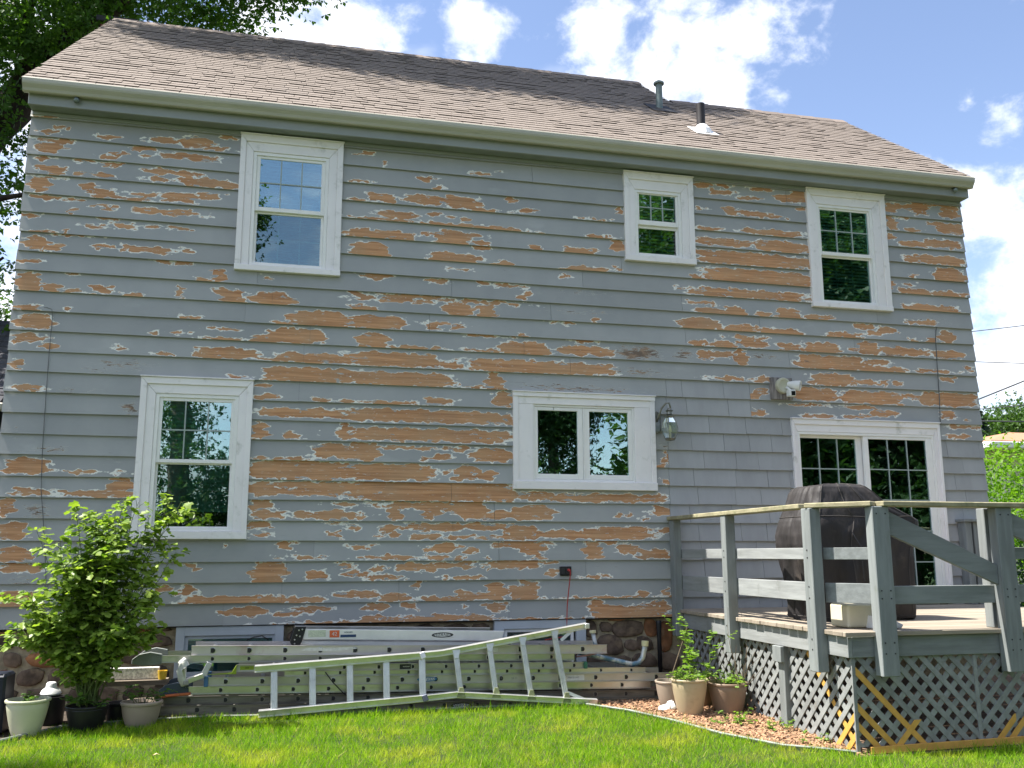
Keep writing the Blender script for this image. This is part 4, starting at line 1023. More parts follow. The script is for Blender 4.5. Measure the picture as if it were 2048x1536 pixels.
# side rails, diagonal corner rails, front rails
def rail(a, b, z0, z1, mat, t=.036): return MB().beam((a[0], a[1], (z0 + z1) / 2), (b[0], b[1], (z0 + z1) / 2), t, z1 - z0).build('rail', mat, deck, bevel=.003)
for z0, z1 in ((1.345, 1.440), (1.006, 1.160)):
    rail((6.920, -.04), (6.920, -1.38), z0, z1, deck_y_lit); rail((6.920, -1.383), (6.920, -2.86), z0, z1, deck_y_lit)
    rail((6.945, -2.875), (7.155, -3.185), z0, z1, deck_x_shaded)
rail((7.19, -3.180), (8.30, -3.180), 1.000, 1.140, deck_x_shaded); rail((8.305, -3.180), (9.5, -3.180), 1.000, 1.140, deck_x_shaded); rail((8.305, -3.180), (9.5, -3.180), 1.345, 1.440, deck_x_shaded)
rail((9.505, -3.18), (12.0, -3.18), 1.0, 1.14, deck_x_shaded)
for a, b in ((7.276, 8.261), (8.413, 9.419)):
    MB().xz([(a, 1.728), (b, 1.300), (b, 1.142), (a, 1.545)], -3.262, -3.224).build('brace', deck_x_shaded, deck, bevel=.003)
# lattice skirt: two layers of laths clipped to the opening, each lath a piece
def clip_poly(poly, u0, u1, v0, v1):
    def half(ps, f, inter):
        r = []
        for i, p in enumerate(ps):
            q_ = ps[(i + 1) % len(ps)]
            if f(p): r.append(p)
            if f(p) != f(q_): r.append(inter(p, q_))
        return r
    def at(p, q_, i, val):
        t = (val - p[i]) / (q_[i] - p[i]); return (p[0] + (q_[0] - p[0]) * t, p[1] + (q_[1] - p[1]) * t)
    for i, val, sg in ((0, u0, 1), (0, u1, -1), (1, v0, 1), (1, v1, -1)):
        if len(poly) < 3: return []
        poly = half(poly, lambda p: (p[i] - val) * sg >= 0, lambda p, q_: at(p, q_, i, val))
    return poly
def lath(u, sgn, u0, u1, v0, v1, put, off, mat, name='lath'):
    """a 45-degree lath whose lower end starts at u on the bottom line"""
    h = .0215 * 1.414; L_ = v1 - v0
    poly = [(u - h, v0), (u + h, v0), (u + h + sgn * L_, v1), (u - h + sgn * L_, v1)]
    poly = clip_poly(poly, u0, u1, v0, v1)
    if len(poly) < 3: return
    P = [put(a, b, off) for a, b in poly]; Q = [put(a, b, off + .0065) for a, b in poly]
    vec = Q[0] - P[0]
    MB().prism(P, vec).build(name, mat, deck)
PIT = .135
def skirt(u0, u1, v0, v1, put, front_sgn, yellow_front=(), yellow_back=()):
    n = int((u1 - u0 + v1 - v0) / PIT) + 2
    for layer, sgn, off in ((0, front_sgn, 0.0), (1, -front_sgn, .0075)):
        start = u0 - (v1 - v0) if sgn > 0 else u0
        for i in range(n + 1):
            u = start + PIT * i + .02 + random.uniform(-.004, .004)
            ylw = any(abs(u - t) < PIT * .5 for t in (yellow_front if layer == 0 else yellow_back))
            lath(u, sgn, u0, u1, v0, v1, put, off, yellow_wood if ylw else lattice_m)
side_put = lambda u, v, o_: Vector((6.945 + o_, -u, v))
front_put = lambda u, v, o_: Vector((u, -3.176 + o_, v))
# left side: u runs from the wall towards the viewer
skirt(.06, 3.165, -.085, .603, side_put, 1, (2.93, 3.06), (3.12,))
skirt(6.965, 8.02, -.05, .603, front_put, -1, (7.55, 7.20, 7.07), ())
skirt(8.05, 9.6, -.05, .603, front_put, 1, (), ())
for u in (8.20, 8.31): lath(u, 1, u - .1, u + .17, -.05, .14, front_put, -.0075, yellow_wood)
lath(7.30, 1, 7.2, 7.55, -.05, .13, front_put, -.0075, yellow_wood)
MB().beam((8.035, -3.178, -.04), (8.035, -3.178, .60), .03, .012, (0, 1, 0)).build('lattice_strip', lattice_m, deck)
MB().box(6.935, 6.963, -3.182, -3.168, -.095, .603).build('corner_strip', lattice_m, deck)
MB().beam((7.04, -3.196, -.073), (9.4, -3.196, -.045), .018, .052).build('bottom_rail', yellow_wood, deck, bevel=.002)

# covered barbecue
gr = thing('covered_grill', 'barbecue grill under a dark brown fabric cover on the deck', 'grill', (7.76, -1.9, .80))
rows = [(.805, 7.28, 8.24, .33), (.95, 7.275, 8.24, .335), (1.15, 7.27, 8.245, .34), (1.35, 7.235, 8.27, .345), (1.47, 7.205, 8.30, .345), (1.56, 7.205, 8.34, .345), (1.64, 7.225, 8.37, .34), (1.69, 7.245, 8.375, .335), (1.715, 7.26, 8.335, .33),
        (1.76, 7.28, 8.235, .325), (1.86, 7.315, 8.06, .31), (1.95, 7.35, 7.95, .29), (1.995, 7.38, 7.89, .27), (2.015, 7.42, 7.85, .24), (2.026, 7.55, 7.75, .15)]
SEG = 180
vs = []; fs = []
dense = []
for (a, b) in zip(rows, rows[1:]):
    for k in range(5): dense.append(tuple(a[i] + (b[i] - a[i]) * k / 5 for i in range(4)))
dense.append(rows[-1])
def tri(x): return abs((x / math.pi) % 2 - 1) * 2 - 1
for i, (z, xa, xb, hd) in enumerate(dense):
    cxm, hw = (xa + xb) / 2, (xb - xa) / 2
    for k in range(SEG):
        t = 2 * math.pi * k / SEG
        ct, st = math.cos(t), math.sin(t)
        e = (abs(ct) ** 9 + abs(st) ** 9) ** (-1 / 9)
        low = max(0, min(1, (1.74 - z) / .30)); hi_ = max(0, min(1, (z - 1.70) / .1))
        nf = mnoise.noise(Vector((ct * 2.4, st * 2.4, z * 1.1)))
        fold = low * ((.030 * tri(11 * t + 1.2 * z + 2.2 * nf) + .024 * tri(23 * t - 1.6 * z + 3 * nf) * (.4 + nf) + .03 * nf) * (.35 + 1.1 * max(0, (1.45 - z) / .65))) + hi_ * .004 * tri(7 * t + 3 * z + 4 * nf)
        nzv = mnoise.noise(Vector((ct * 5.2, st * 5.2, z * 7.1))) * .012 + mnoise.noise(Vector((ct * 11, st * 11, z * 9.1))) * .006
        x = cxm + hw * e * ct + (fold + nzv) * ct
        yy = -1.9 + hd * e * st + (fold + nzv) * st
        vs.append((x, yy, z + (.012 * math.sin(7 * t + 1) if i == 0 else 0) + .010 * mnoise.noise(Vector((x * 5, yy * 5, z * 5)))))
nR = len(dense)
fs = [(i * SEG + k, i * SEG + (k + 1) % SEG, (i + 1) * SEG + (k + 1) % SEG, (i + 1) * SEG + k) for i in range(nR - 1) for k in range(SEG)]
fs.append(tuple((nR - 1) * SEG + k for k in range(SEG)))
mb = MB(); mb.add(vs, fs); cov = mb.build('cover', cover_m, gr, auto=42)
seam_m = M('cover_seam', (.05, .045, .042), .7)
def seam(idx):
    mb = MB(); mb.tube([Vector(vs[i]) + Vector((vs[i][0] - 7.79, vs[i][1] + 1.9, .3)).normalized() * .002 for i in idx], .0045, 6); mb.build('seam', seam_m, cov)
ri = min(range(nR), key=lambda i: abs(dense[i][0] - 1.72))
seam([ri * SEG + k for k in range(SEG)] + [ri * SEG])
seam([SEG + k for k in range(SEG)] + [SEG])
for kk in (24, 66, 114, 128, 142, 156): seam([i * SEG + kk for i in range(1, nR)])
mb = MB(); mb.tube([(7.62, -2.245, 1.60), (7.68, -2.30, 1.45), (7.70, -2.285, 1.15)], .006, 6); mb.build('drawstring', black_p, gr)
MB().box(7.34, 8.16, -2.15, -1.65, .83, .86).build('grill_shelf', black_m, gr)
for x in (7.36, 8.14):
    for yy in (-2.1, -1.7): MB().lathe([(.0, 0), (.04, 0), (.04, .05), (0, .05)], 12, (x, yy, .80)).build('caster', black_p, gr)
bx = MB(); bx.box(7.10, 7.42, -2.92, -2.66, .803, .990)
o = bx.build('storage_box', box_m, None, bevel=.02, seg=3, org=(7.26, -2.8, .80)); tag(o, 'cream coloured box standing on the deck behind the corner rail', 'box')
mb = MB(); mb.prism([(7.26, -3.20 + .16, .802), (7.50, -3.04, .802), (7.52, -3.04, .83), (7.40, -3.04, .885), (7.28, -3.04, .90)], (0, .16, .0))
o = mb.build('folded_paper', paper_m, None, bevel=.006, org=(7.4, -3.0, .80)); tag(o, 'small white folded packet lying on the deck edge beside the railing post', 'packet')

# ------------------------------------------------------------------ things fixed on the wall
LX, LZ = 6.80, 2.84
lan = thing('wall_lantern', 'pewter carriage lantern with curved glass beside the kitchen window', 'wall lamp', (LX - .08, -.03, LZ))
mb = MB(); mb.xz([(LX - .15, LZ - .09), (LX - .10, LZ - .12), (LX - .05, LZ - .09), (LX - .05, LZ + .10), (LX - .10, LZ + .14), (LX - .15, LZ + .10)], -.045, -.026); mb.build('back_plate', pewter, lan, bevel=.004)
cx, cy_ = LX + .0, -.17
mb = MB(); mb.tube([(LX - .10, -.04, LZ + .02), (LX - .10, -.09, LZ + .06), (LX - .07, -.12, LZ + .16), (LX - .03, -.15, LZ + .215), (cx, cy_, LZ + .215), (cx + .015, cy_, LZ + .17), (cx, cy_, LZ + .14)], .011, 8)
mb.build('arm', pewter, lan, smooth=True)
mb = MB(); mb.lathe([(.0, .16), (.018, .155), (.03, .13), (.045, .128), (.030, .115), (.032, .085), (.02, .08), (.045, .07), (.058, .06), (.052, .05), (.05, .045)], 12, (cx, cy_, LZ)); mb.build('cap', pewter, lan, auto=40)
pr = [(.052, .045), (.085, -.01), (.098, -.07), (.088, -.13), (.058, -.185)]
mb = MB(); mb.lathe(pr, 6, (cx, cy_, LZ)); mb.build('glass_shade', lan_glass, lan)
for k in range(6):
    t = 2 * math.pi * k / 6
    mb = MB(); mb.tube([(cx + (r + .001) * math.cos(t), cy_ + (r + .001) * math.sin(t), LZ + z) for r, z in pr], .004, 6); mb.build('rib', pewter, lan)
mb = MB(); mb.lathe([(.0, -.215), (.02, -.21), (.05, -.205), (.064, -.185), (.05, -.183), (0, -.183)], 12, (cx, cy_, LZ)); mb.build('base', pewter, lan, auto=40)
mb = MB(); mb.lathe([(.014, -.18), (.014, -.12), (.020, -.10), (.014, -.05), (0, -.03)], 12, (cx, cy_, LZ)); mb.build('bulb', bulb_m, lan, smooth=True)

fl = thing('security_floodlight', 'white floodlight camera on a weathered wood block above the patio door', 'security light', (8.29, -.05, 3.28))
MB().box(8.135, 8.405, -.075, -.022, 3.165, 3.425).build('mounting_block', old_block, fl, bevel=.003)
def disc(c, axis, prof, seg=24):
    """lathe about an axis"""
    mb = MB(); mb.lathe(prof, seg); R4 = Vector((0, 0, 1)).rotation_difference(Vector(axis).normalized()).to_matrix()
    mb.v = [tuple(R4 @ Vector(p) + Vector(c)) for p in mb.v]; return mb
disc((8.275, -.075, 3.325), (0, -1, 0), [(.093, 0), (.095, .030), (.088, .045), (.070, .048), (.060, .040), (.0, .040)], 28).build('base_dome', flood_base, fl, auto=40)
disc((8.335, -.115, 3.335), (.72, -.62, -.18), [(.0, -.02), (.03, -.015), (.042, .02), (.056, .07), (.062, .13), (.058, .135), (.05, .128)], 24).build('lamp_head', flood_m, fl, auto=40)
disc((8.335, -.115, 3.335), (.72, -.62, -.18), [(.05, .128), (.0, .129)], 24).build('lens', M('lens_pale', (.45, .46, .45), .3), fl)
MB().tube([(8.30, -.12, 3.30), (8.32, -.16, 3.265), (8.325, -.17, 3.245)], .016, 10).build('neck', flood_m, fl, smooth=True)
MB().box(8.288, 8.372, -.205, -.125, 3.185, 3.265).build('camera_body', flood_m, fl, bevel=.012, seg=3)
MB().box(8.312, 8.360, -.209, -.2052, 3.195, 3.245).build('camera_lens', lens_m, fl)

ol = thing('outdoor_outlet', 'black weatherproof power outlet low on the siding with a red plug', 'outlet', (5.60, -.03, 1.21))
MB().box(5.543, 5.668, -.055, -.012, 1.165, 1.262).build('box', black_p, ol, bevel=.005)
for x in (5.573, 5.625): MB().box(x - .019, x + .019, -.0585, -.0555, 1.185, 1.245).build('socket', M('socket', (.03, .03, .034), .3) if 'socket' not in MATS else MATS['socket'], ol, bevel=.002)
MB().tube([(5.632, -.055, 1.225), (5.632, -.10, 1.222)], .014, 10).build('plug', red_cord, ol, smooth=True)
mb = MB(); mb.tube([(5.632, -.10, 1.222), (5.635, -.118, 1.205), (5.632, -.115, 1.15), (5.618, -.10, 1.0), (5.604, -.09, .85), (5.595, -.10, .70), (5.585, -.13, .60), (5.55, -.2, .55), (5.3, -.3, .53)], .0055, 8)
o = mb.build('power_cord', red_cord, None, smooth=True, org=(5.62, -.1, .9)); tag(o, 'red extension cord hanging from the outlet down to the ladders', 'cord')
def cable(name, pts, r, lab):
    mb = MB(); mb.tube(pts, r, 6); o = mb.build(name, grey_cable, None, smooth=True, org=pts[0]); tag(o, lab, 'cable')
cable('wall_cable', [(.25, -.026, 3.80), (.30, -.034, 3.80), (.345, -.034, 3.785), (.357, -.036, 3.72), (.356, -.036, 3.3), (.363, -.036, 2.8), (.372, -.036, 2.4), (.392, -.036, 2.0), (.43, -.036, 1.75), (.50, -.036, 1.2), (.5, -.04, .5)], .0032, 'thin grey cable running down the left end of the siding above the bush')
cable('wall_cable', [(10.50, -.026, 4.20), (10.462, -.034, 4.12), (10.445, -.036, 4.02), (10.436, -.036, 3.7), (10.428, -.036, 3.3), (10.412, -.036, 3.0), (10.41, -.04, 2.94)], .0055, 'grey cable running down the siding to the patio door head')
mb = MB(); mb.tube([(6.655, -.03, .68), (6.655, -.03, .655), (6.655, -.035, .5), (6.655, -.035, 0.0)], [.03, .03, .024, .024], 14); o = mb.build('drain_pipe', black_p, None, smooth=True, org=(6.655, 0, 0)); tag(o, 'black pipe standing against the stone foundation next to the deck', 'pipe')
mb = MB(); mb.xz([(9.905 + (.055 if i % 2 == 0 else .023) * math.sin(i * math.pi / 5), 2.07 + (.055 if i % 2 == 0 else .023) * math.cos(i * math.pi / 5)) for i in range(10)], .018, .024)
o = mb.build('star_ornament', M('gold_star', (.42, .26, .08), .5), None, org=(9.905, .02, 2.07)); tag(o, 'gold star ornament hanging behind the patio door glass', 'ornament')

# ------------------------------------------------------------------ ladders
SLOPE = -.0215
def xdir(x, z): return z + SLOPE * x
def section(root, x0, x1, zc, h_, y0, y1, mat, n0, pitch=.315, rungs=True, ends=None, lean=0.0, rung_mat=None):
    """one section of a ladder lying flat: two channel rails along x with D-shaped rungs between them"""
    P = lambda x, y, z: (x, y, z + SLOPE * x)
    for y, s in ((y0, -1), (y1, 1)):
        mb = MB(); t = .0025; fl_ = .022; hh = h_ / 2
        def slab(ya, yb, za, zb):
            mb.add([P(x0, ya, za), P(x1, ya, za), P(x1, yb, za), P(x0, yb, za), P(x0, ya, zb), P(x1, ya, zb), P(x1, yb, zb), P(x0, yb, zb)],
                   [(0, 3, 2, 1), (4, 5, 6, 7), (0, 1, 5, 4), (1, 2, 6, 5), (2, 3, 7, 6), (3, 0, 4, 7)])
        slab(y - t, y + t, zc - hh + .004, zc + hh - .004)
        ya, yb = (y - fl_, y + t) if s < 0 else (y - t, y + fl_)
        slab(ya, yb, zc + hh - .0038, zc + hh); slab(ya, yb, zc - hh, zc - hh + .0038)
        mb.build('rail', mat, root)
    if rungs:
        x = n0; rr = .0195; Dp = []
        for k in range(13):
            a = -math.pi / 2 + math.pi * k / 12
            Dp.append((.002 + 1.05 * rr * math.cos(a), 1.12 * rr * math.sin(a)))
        Dp += [(-.8 * rr, 1.0 * rr), (-.8 * rr, -1.0 * rr)]
        while x < x1 - .05:
            if x > x0 + .05:
                k = h_ / .085
                ring_o = [(a * 1.28 * k, b * 1.28 * k) for a, b in Dp]; ring_i = [(a * k, b * k) for a, b in Dp]
                mb = MB(); n = len(Dp)
                lay = [(ring_i, y1 + .006), (ring_i, y0 - .006)]
                vs = [P(x + a, yy, zc + b) for R__, yy in lay for a, b in R__]
                mb.add(vs, [(i, (i + 1) % n, n + (i + 1) % n, n + i) for i in range(n)])
                vs = [P(x + a, yy, zc + b) for R__, yy in ((ring_i, y0 - .006), (ring_o, y0 - .0045), (ring_o, y0 - .0022)) for a, b in R__]
                mb.add(vs, [(l * n + i, l * n + (i + 1) % n, (l + 1) * n + (i + 1) % n, (l + 1) * n + i) for l in range(2) for i in range(n)])
                mb.cur = 1
                mb.add([P(x + a, y0 - .0034, zc + b) for a, b in ring_i], [tuple(range(n))])  # black face stands for the shade inside the hollow rung
                mb.build('rung', [rung_mat or mat, black_m], root)
            x += pitch
    if ends:
        for xe, m_ in ends:
            mb = MB()
            for y in (y0, y1): mb.box(xe - .018, xe + .018, y - .026, y + .026, zc - h_ / 2 - .004 + SLOPE * xe, zc + h_ / 2 + .004 + SLOPE * xe)
            mb.build('end_cap', m_, root, bevel=.003)
def foot(root, x, z, y0, y1, mat, h_=.10):
    """rubber-shod swivel foot at the left end of a base section"""
    for y in (y0, y1):
        mb = MB(); zz = z + SLOPE * x
        mb.xz([(x + .10, zz - h_ * .45), (x + .10, zz + h_ * .42), (x + .0, zz + h_ * .62), (x - .09, zz + h_ * .45), (x - .145, zz + h_ * .05), (x - .15, zz - h_ * .35), (x - .05, zz - h_ * .55)], y - .022, y + .012)
        mb.build('foot', mat, root, bevel=.003)
YF, YB = -.76, -.36
# topmost extension ladder of the pile
L1 = thing('extension_ladder', 'topmost long aluminium extension ladder of the pile, pinkish stained, under the folding ladder', 'ladder', (1.6, -.56, .45), 'ladders lying along the house')
section(L1, 1.905, 5.80, .597, .084, YF, YB + .02, alu_pink, 2.085, rung_mat=alu)
section(L1, 1.62, 5.47, .523, .062, YF + .012, YB + .03, alu, 2.085, rung_mat=alu)
foot(L1, 1.56, .524, YF + .012, YB + .03, grey_foot)
MB().box(4.62, 4.70, YF - .0045, YF - .0028, .575 + SLOPE * 4.66, .612 + SLOPE * 4.66).build('label', white_lab, L1)
MB().xz([(2.92, .556), (3.12, .548), (3.30, .556), (3.38, .538), (3.2, .522), (3.0, .525), (2.86, .532)], YF - .0048, YF - .0028).build('torn_sticker', white_lab, L1)
L2 = thing('extension_ladder', 'second aluminium ladder from the top, with lime green tip and dark label', 'ladder', (2.3, -.56, .36), 'ladders lying along the house')
section(L2, 2.30, 5.56, .447, .062, YF - .02, YB, alu_pale, 2.62, rung_mat=alu)
section(L2, 2.72, 6.20, .396, .052, YF + .0, YB + .02, alu, 2.90, rung_mat=alu)
mb = MB(); mb.xz([(2.05, .348), (2.26, .362), (2.30, .43), (2.30, .40), (2.30, .345)], YF - .045, YF - .0); mb.build('lime_tip', lime_m, L2, bevel=.003)
MB().box(5.552, 5.585, YF - .05, YF + .02, .416 + SLOPE * 5.57, .480 + SLOPE * 5.57).build('end_cap', green_cap, L2, bevel=.003)
MB().box(3.76, 3.88, YF - .0245, YF - .0228, .425 + SLOPE * 3.8, .468 + SLOPE * 3.8).build('label', M('dark_label', (.02, .025, .03), .5), L2)
text_mesh('WERNER', .016, white_lab, 'lettering', L2, (3.82, YF - .0255, .447 + SLOPE * 3.82), 0, .0004, shear=.25)
MB().box(2.33, 2.45, YF - .0245, YF - .0228, .43 + SLOPE * 2.4, .463 + SLOPE * 2.4).build('label', lime_m, L2)
text_mesh('324', .022, black_p, 'lettering', L2, (2.39, YF - .0255, .446 + SLOPE * 2.39), 0, .0004)
L3 = thing('extension_ladder', 'third aluminium ladder from the top, with blue end cap and upside down blue logo', 'ladder', (1.9, -.56, .2), 'ladders lying along the house')
section(L3, 2.03, 6.50, .331, .078, YF - .012, YB, alu_pale, 2.21, ends=[(2.045, blue_cap)], rung_mat=alu)
section(L3, 1.87, 6.25, .256, .066, YF + .004, YB + .02, alu, 2.17, rung_mat=alu)
foot(L3, 1.80, .262, YF + .004, YB + .02, M('blue_grey_foot', (.045, .065, .09), .5))
def oval(root, cx_, cz_, a, b, y, m1, m2, txt, size, rot=0.0, ink=None):
    mb = MB(); mb.xz([(cx_ + a * math.cos(t * math.pi / 16), cz_ + b * math.sin(t * math.pi / 16)) for t in range(32)], y - .0010, y); mb.build('logo_oval', m1, root)
    mb = MB(); mb.xz([(cx_ + a * .82 * math.cos(t * math.pi / 16), cz_ + b * .66 * math.sin(t * math.pi / 16)) for t in range(32)], y - .0018, y - .0011); mb.build('logo_field', m2, root)
    text_mesh(txt, size, ink or m1, 'lettering', root, (cx_, y - .0026, cz_), rot, .0004, shear=.2, sx=1.25)
oval(L3, 4.02, .331 + SLOPE * 4.02, .095, .022, YF - .0160, blue_lab, white_lab, 'WERNER', .034, math.pi)
for x, s_ in ((4.72, '17 0'), (4.86, '28 11'), (5.02, '300')): text_mesh(s_, .026, grey_ink, 'lettering', L3, (x, YF - .0165, .331 + SLOPE * x), 0, .0004)
MB().box(5.34, 5.56, YF - .0165, YF - .0148, .305 + SLOPE * 5.45, .357 + SLOPE * 5.45).build('label', white_lab, L3)
MB().box(5.30, 5.325, YF - .0165, YF - .0148, .305 + SLOPE * 5.31, .357 + SLOPE * 5.31).box(5.307, 5.318, YF - .0175, YF - .0166, .313 + SLOPE * 5.31, .349 + SLOPE * 5.31).build('label', black_p, L3)
text_mesh('MAX LOAD', .022, grey_ink, 'lettering', L3, (5.45, YF - .0178, .331 + SLOPE * 5.45), 0, .0004)
L4 = thing('extension_ladder', 'dirty dark extension ladder at the bottom of the pile on the ground', 'ladder', (1.6, -.56, .0), 'ladders lying along the house')
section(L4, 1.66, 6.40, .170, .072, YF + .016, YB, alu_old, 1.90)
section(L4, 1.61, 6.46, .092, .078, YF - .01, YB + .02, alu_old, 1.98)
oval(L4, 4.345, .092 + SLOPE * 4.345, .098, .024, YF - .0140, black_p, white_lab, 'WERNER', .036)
# folding ladder on top
L5 = thing('folding_ladder', 'folded multi position ladder with black hinge and orange label lying on the pile', 'ladder', (2.75, -.5, .54), 'ladders lying along the house')
def z5(x, z): return z - .030 * (x - 2.8)
def bar5(x0, x1, za, zb, y, t, mat, name):
    mb = MB(); mb.prism([(x0, y, z5(x0, za)), (x1, y, z5(x1, za)), (x1 + (.03 if zb - za > .07 else 0), y, z5(x1, zb)), (x0, y, z5(x0, zb))], (0, t, 0)); return mb.build(name, mat, L5, bevel=.004)
bar5(2.83, 4.76, .622, .716, -.66, .028, alu_white, 'rail'); bar5(2.86, 4.70, .572, .608, -.64, .028, alu_white, 'rail')
bar5(2.80, 4.70, .622, .720, -.30, .028, alu, 'rail'); bar5(2.84, 4.66, .572, .608, -.32, .028, alu, 'rail')
for x in (3.05, 3.36, 3.67, 3.98, 4.29, 4.56): MB().box(x - .022, x + .022, -.631, -.301, z5(x, .655), z5(x, .685)).build('rung', alu, L5, bevel=.003)
for y in (-.672, -.29):
    MB().xz([(2.80, .738), (2.90, .735), (2.865, .60), (2.84, .562), (2.78, .566), (2.755, .60)], y, y + .010).build('hinge', black_p, L5, bevel=.003)
    for px_, pz_ in ((2.80, .585), (2.835, .705), (2.865, .712), (2.815, .66), (2.845, .65), (2.80, .62)): disc((px_, y - .001, pz_), (0, -1, 0), [(.008, 0), (.006, .004), (0, .005)], 10).build('rivet', alu, L5)
MB().box(2.92, 3.08, -.6615, -.6605, .640, .700).build('label', M('safety_label', (.50, .54, .42), .6, var=.15, scale=90), L5)
MB().box(3.115, 3.205, -.6620, -.6605, .633, .697).build('label', orange_lab, L5)
text_mesh('42', .050, white_lab, 'lettering', L5, (3.160, -.6626, .664), 0, .0003)
MB().box(3.215, 3.36, -.6620, -.6605, .632, .656).build('label', navy_lab, L5)
text_mesh('WERNER', .020, navy_lab, 'lettering', L5, (3.285, -.6626, .676), 0, .0003, shear=.2)
oval(L5, 4.18, z5(4.18, .674), .105, .024, -.6605, black_p, white_lab, 'WERNER', .036)
# flared trestle ladder in front
L6 = thing('trestle_ladder', 'bright aluminium ladder with flared end lying on its side in front of the pile', 'ladder', (2.5, -.93, .0), 'ladders lying along the house')
def L6p(x, z, o_=0.0): return Vector((x, -.965 + .16 * z - o_, z))
def rail6(pts, name='rail', w_=.045, t=.030):
    for dz, ww, tt in ((0, w_, t),):
        for a, b in zip(pts, pts[1:]):
            pa, pb = L6p(*a), L6p(*b)
            d_ = (pb - pa).normalized()
            up = Vector((0, -.16, 1)).normalized()
            mb = MB(); mb.beam(pa - d_ * .003, pb + d_ * .003, tt, ww, up)
            s_ = d_.cross(up).normalized()
            for sg in (-1, 1):
                q0 = pa + up * sg * (ww / 2 + .003); q1 = pb + up * sg * (ww / 2 + .003)
                mb.beam(q0 - d_ * .003, q1 + d_ * .003, tt + .022, .006, up)
            mb.build(name, alu_front, L6)
rail6([(2.463, .398), (3.96, .474)]); rail6([(2.514, .026), (3.98, .104)])
rail6([(3.86, .470), (4.14, .489), (5.56, .706)], w_=.040); rail6([(3.88, .098), (4.27, .124), (5.62, .010)], w_=.040)
MB().box(5.54, 5.585, -.895, -.835, .680, .728).build('end_cap', alu_front, L6, bevel=.004)
for x0, z0_, x1, z1_, w_ in ((2.641, .040, 2.627, .388, .058), (2.973, .062, 2.961, .404, .058), (3.302, .08, 3.293, .420, .058), (3.629, .096, 3.622, .436, .058), (3.958, .11, 3.952, .455, .060),
                             (4.311, .13, 4.271, .485, .05), (4.643, .115, 4.594, .535, .05), (4.98, .085, 4.915, .585, .052), (5.324, .05, 5.236, .640, .055)):
    a, b = L6p(x0, z0_, -.010), L6p(x1, z1_, -.010)
    mb = MB(); side = Vector((1, 0, 0)); up = Vector((0, -1, .0))
    mb.beam(a, b, w_, .024, (0, -1, .16))
    for s_ in (-.32, 0, .32): mb.beam(a + Vector((w_ * s_, -.0135, .002)), b + Vector((w_ * s_, -.0135, .002)), .008, .004, (0, -1, .16))
    mb.build('rung', alu_front, L6, bevel=.002)
    if x0 > 4.2:
        MB().prism([L6p(x0 - .042, z0_ - .03, .020), L6p(x0 + .042, z0_ - .034, .020), L6p(x0 + .020, z0_ + .055, .020), L6p(x0 - .016, z0_ + .055, .020)], (0, .012, 0)).build('gusset', M('gusset_mossy', (.22, .24, .12), .6, var=.3) if 'gusset_mossy' not in MATS else MATS['gusset_mossy'], L6, bevel=.002)
        MB().prism([L6p(x1 - .038, z1_ + .03, .020), L6p(x1 - .020, z1_ - .045, .020), L6p(x1 + .020, z1_ - .045, .020), L6p(x1 + .042, z1_ + .036, .020)], (0, .012, 0)).build('gusset', alu_front, L6, bevel=.002)
for a, b in (((5.30, .575), (5.43, .675)), ((5.34, .10), (5.50, .035))): MB().beam(L6p(*a), L6p(*b), .03, .006, (0, -1, .16)).build('brace', alu_front, L6)
MB().beam(L6p(3.945, .50, .01), L6p(3.965, .445, .01), .05, .05, (0, -1, .16)).build('rail_bracket', alu_front, L6, bevel=.004)
MB().beam(L6p(3.965, .13, .01), L6p(3.985, .075, .01), .05, .05, (0, -1, .16)).build('rail_bracket', M('bracket_dark', (.12, .13, .17), .5, metal=.5), L6, bevel=.004)
# ladder stabiliser arms
st = thing('ladder_stabilizer', 'blue and silver curved ladder stabilizer arms with pale rubber tips', 'ladder stabilizer', (5.9, -.65, .3))
blue_tube = M('blue_tube', (.10, .19, .26), .35, metal=.4, var=.3, scale=9, dirt=((.55, .55, .52), 7, .42, .6))
mb = MB(); mb.tube([(5.55, -.62, .435), (5.75, -.66, .39), (5.98, -.70, .335), (6.08, -.71, .312), (6.15, -.71, .325), (6.195, -.71, .375), (6.215, -.71, .45), (6.222, -.71, .49)], .027, 10); mb.build('arm', blue_tube, st, smooth=True)
mb = MB(); mb.tube([(6.222, -.71, .485), (6.226, -.71, .535)], [.034, .036], 12); mb.build('rubber_tip', M('cream_rubber', (.62, .58, .36), .6), st, auto=40)
mb = MB(); mb.tube([(5.81, -.45, .40), (5.79, -.45, .48), (5.765, -.45, .60)], .022, 10); mb.build('arm', blue_tube, st, smooth=True)
mb = MB(); mb.tube([(5.764, -.45, .60), (5.762, -.45, .625)], [.032, .034], 12); mb.build('rubber_tip', MATS['cream_rubber'], st, auto=40)
mb = MB(); mb.tube([(5.50, -.70, .405), (5.52, -.72, .45), (5.57, -.73, .475), (5.61, -.72, .455), (5.66, -.70, .43), (5.72, -.69, .425), (5.60, -.72, .41), (5.50, -.71, .40)], .008, 8)
o = mb.build('rope', M('rope_pink', (.30, .18, .17), .9), None, smooth=True, org=(5.55, -.72, .43)); tag(o, 'short loop of pinkish rope tied at the end of the top ladder', 'rope')
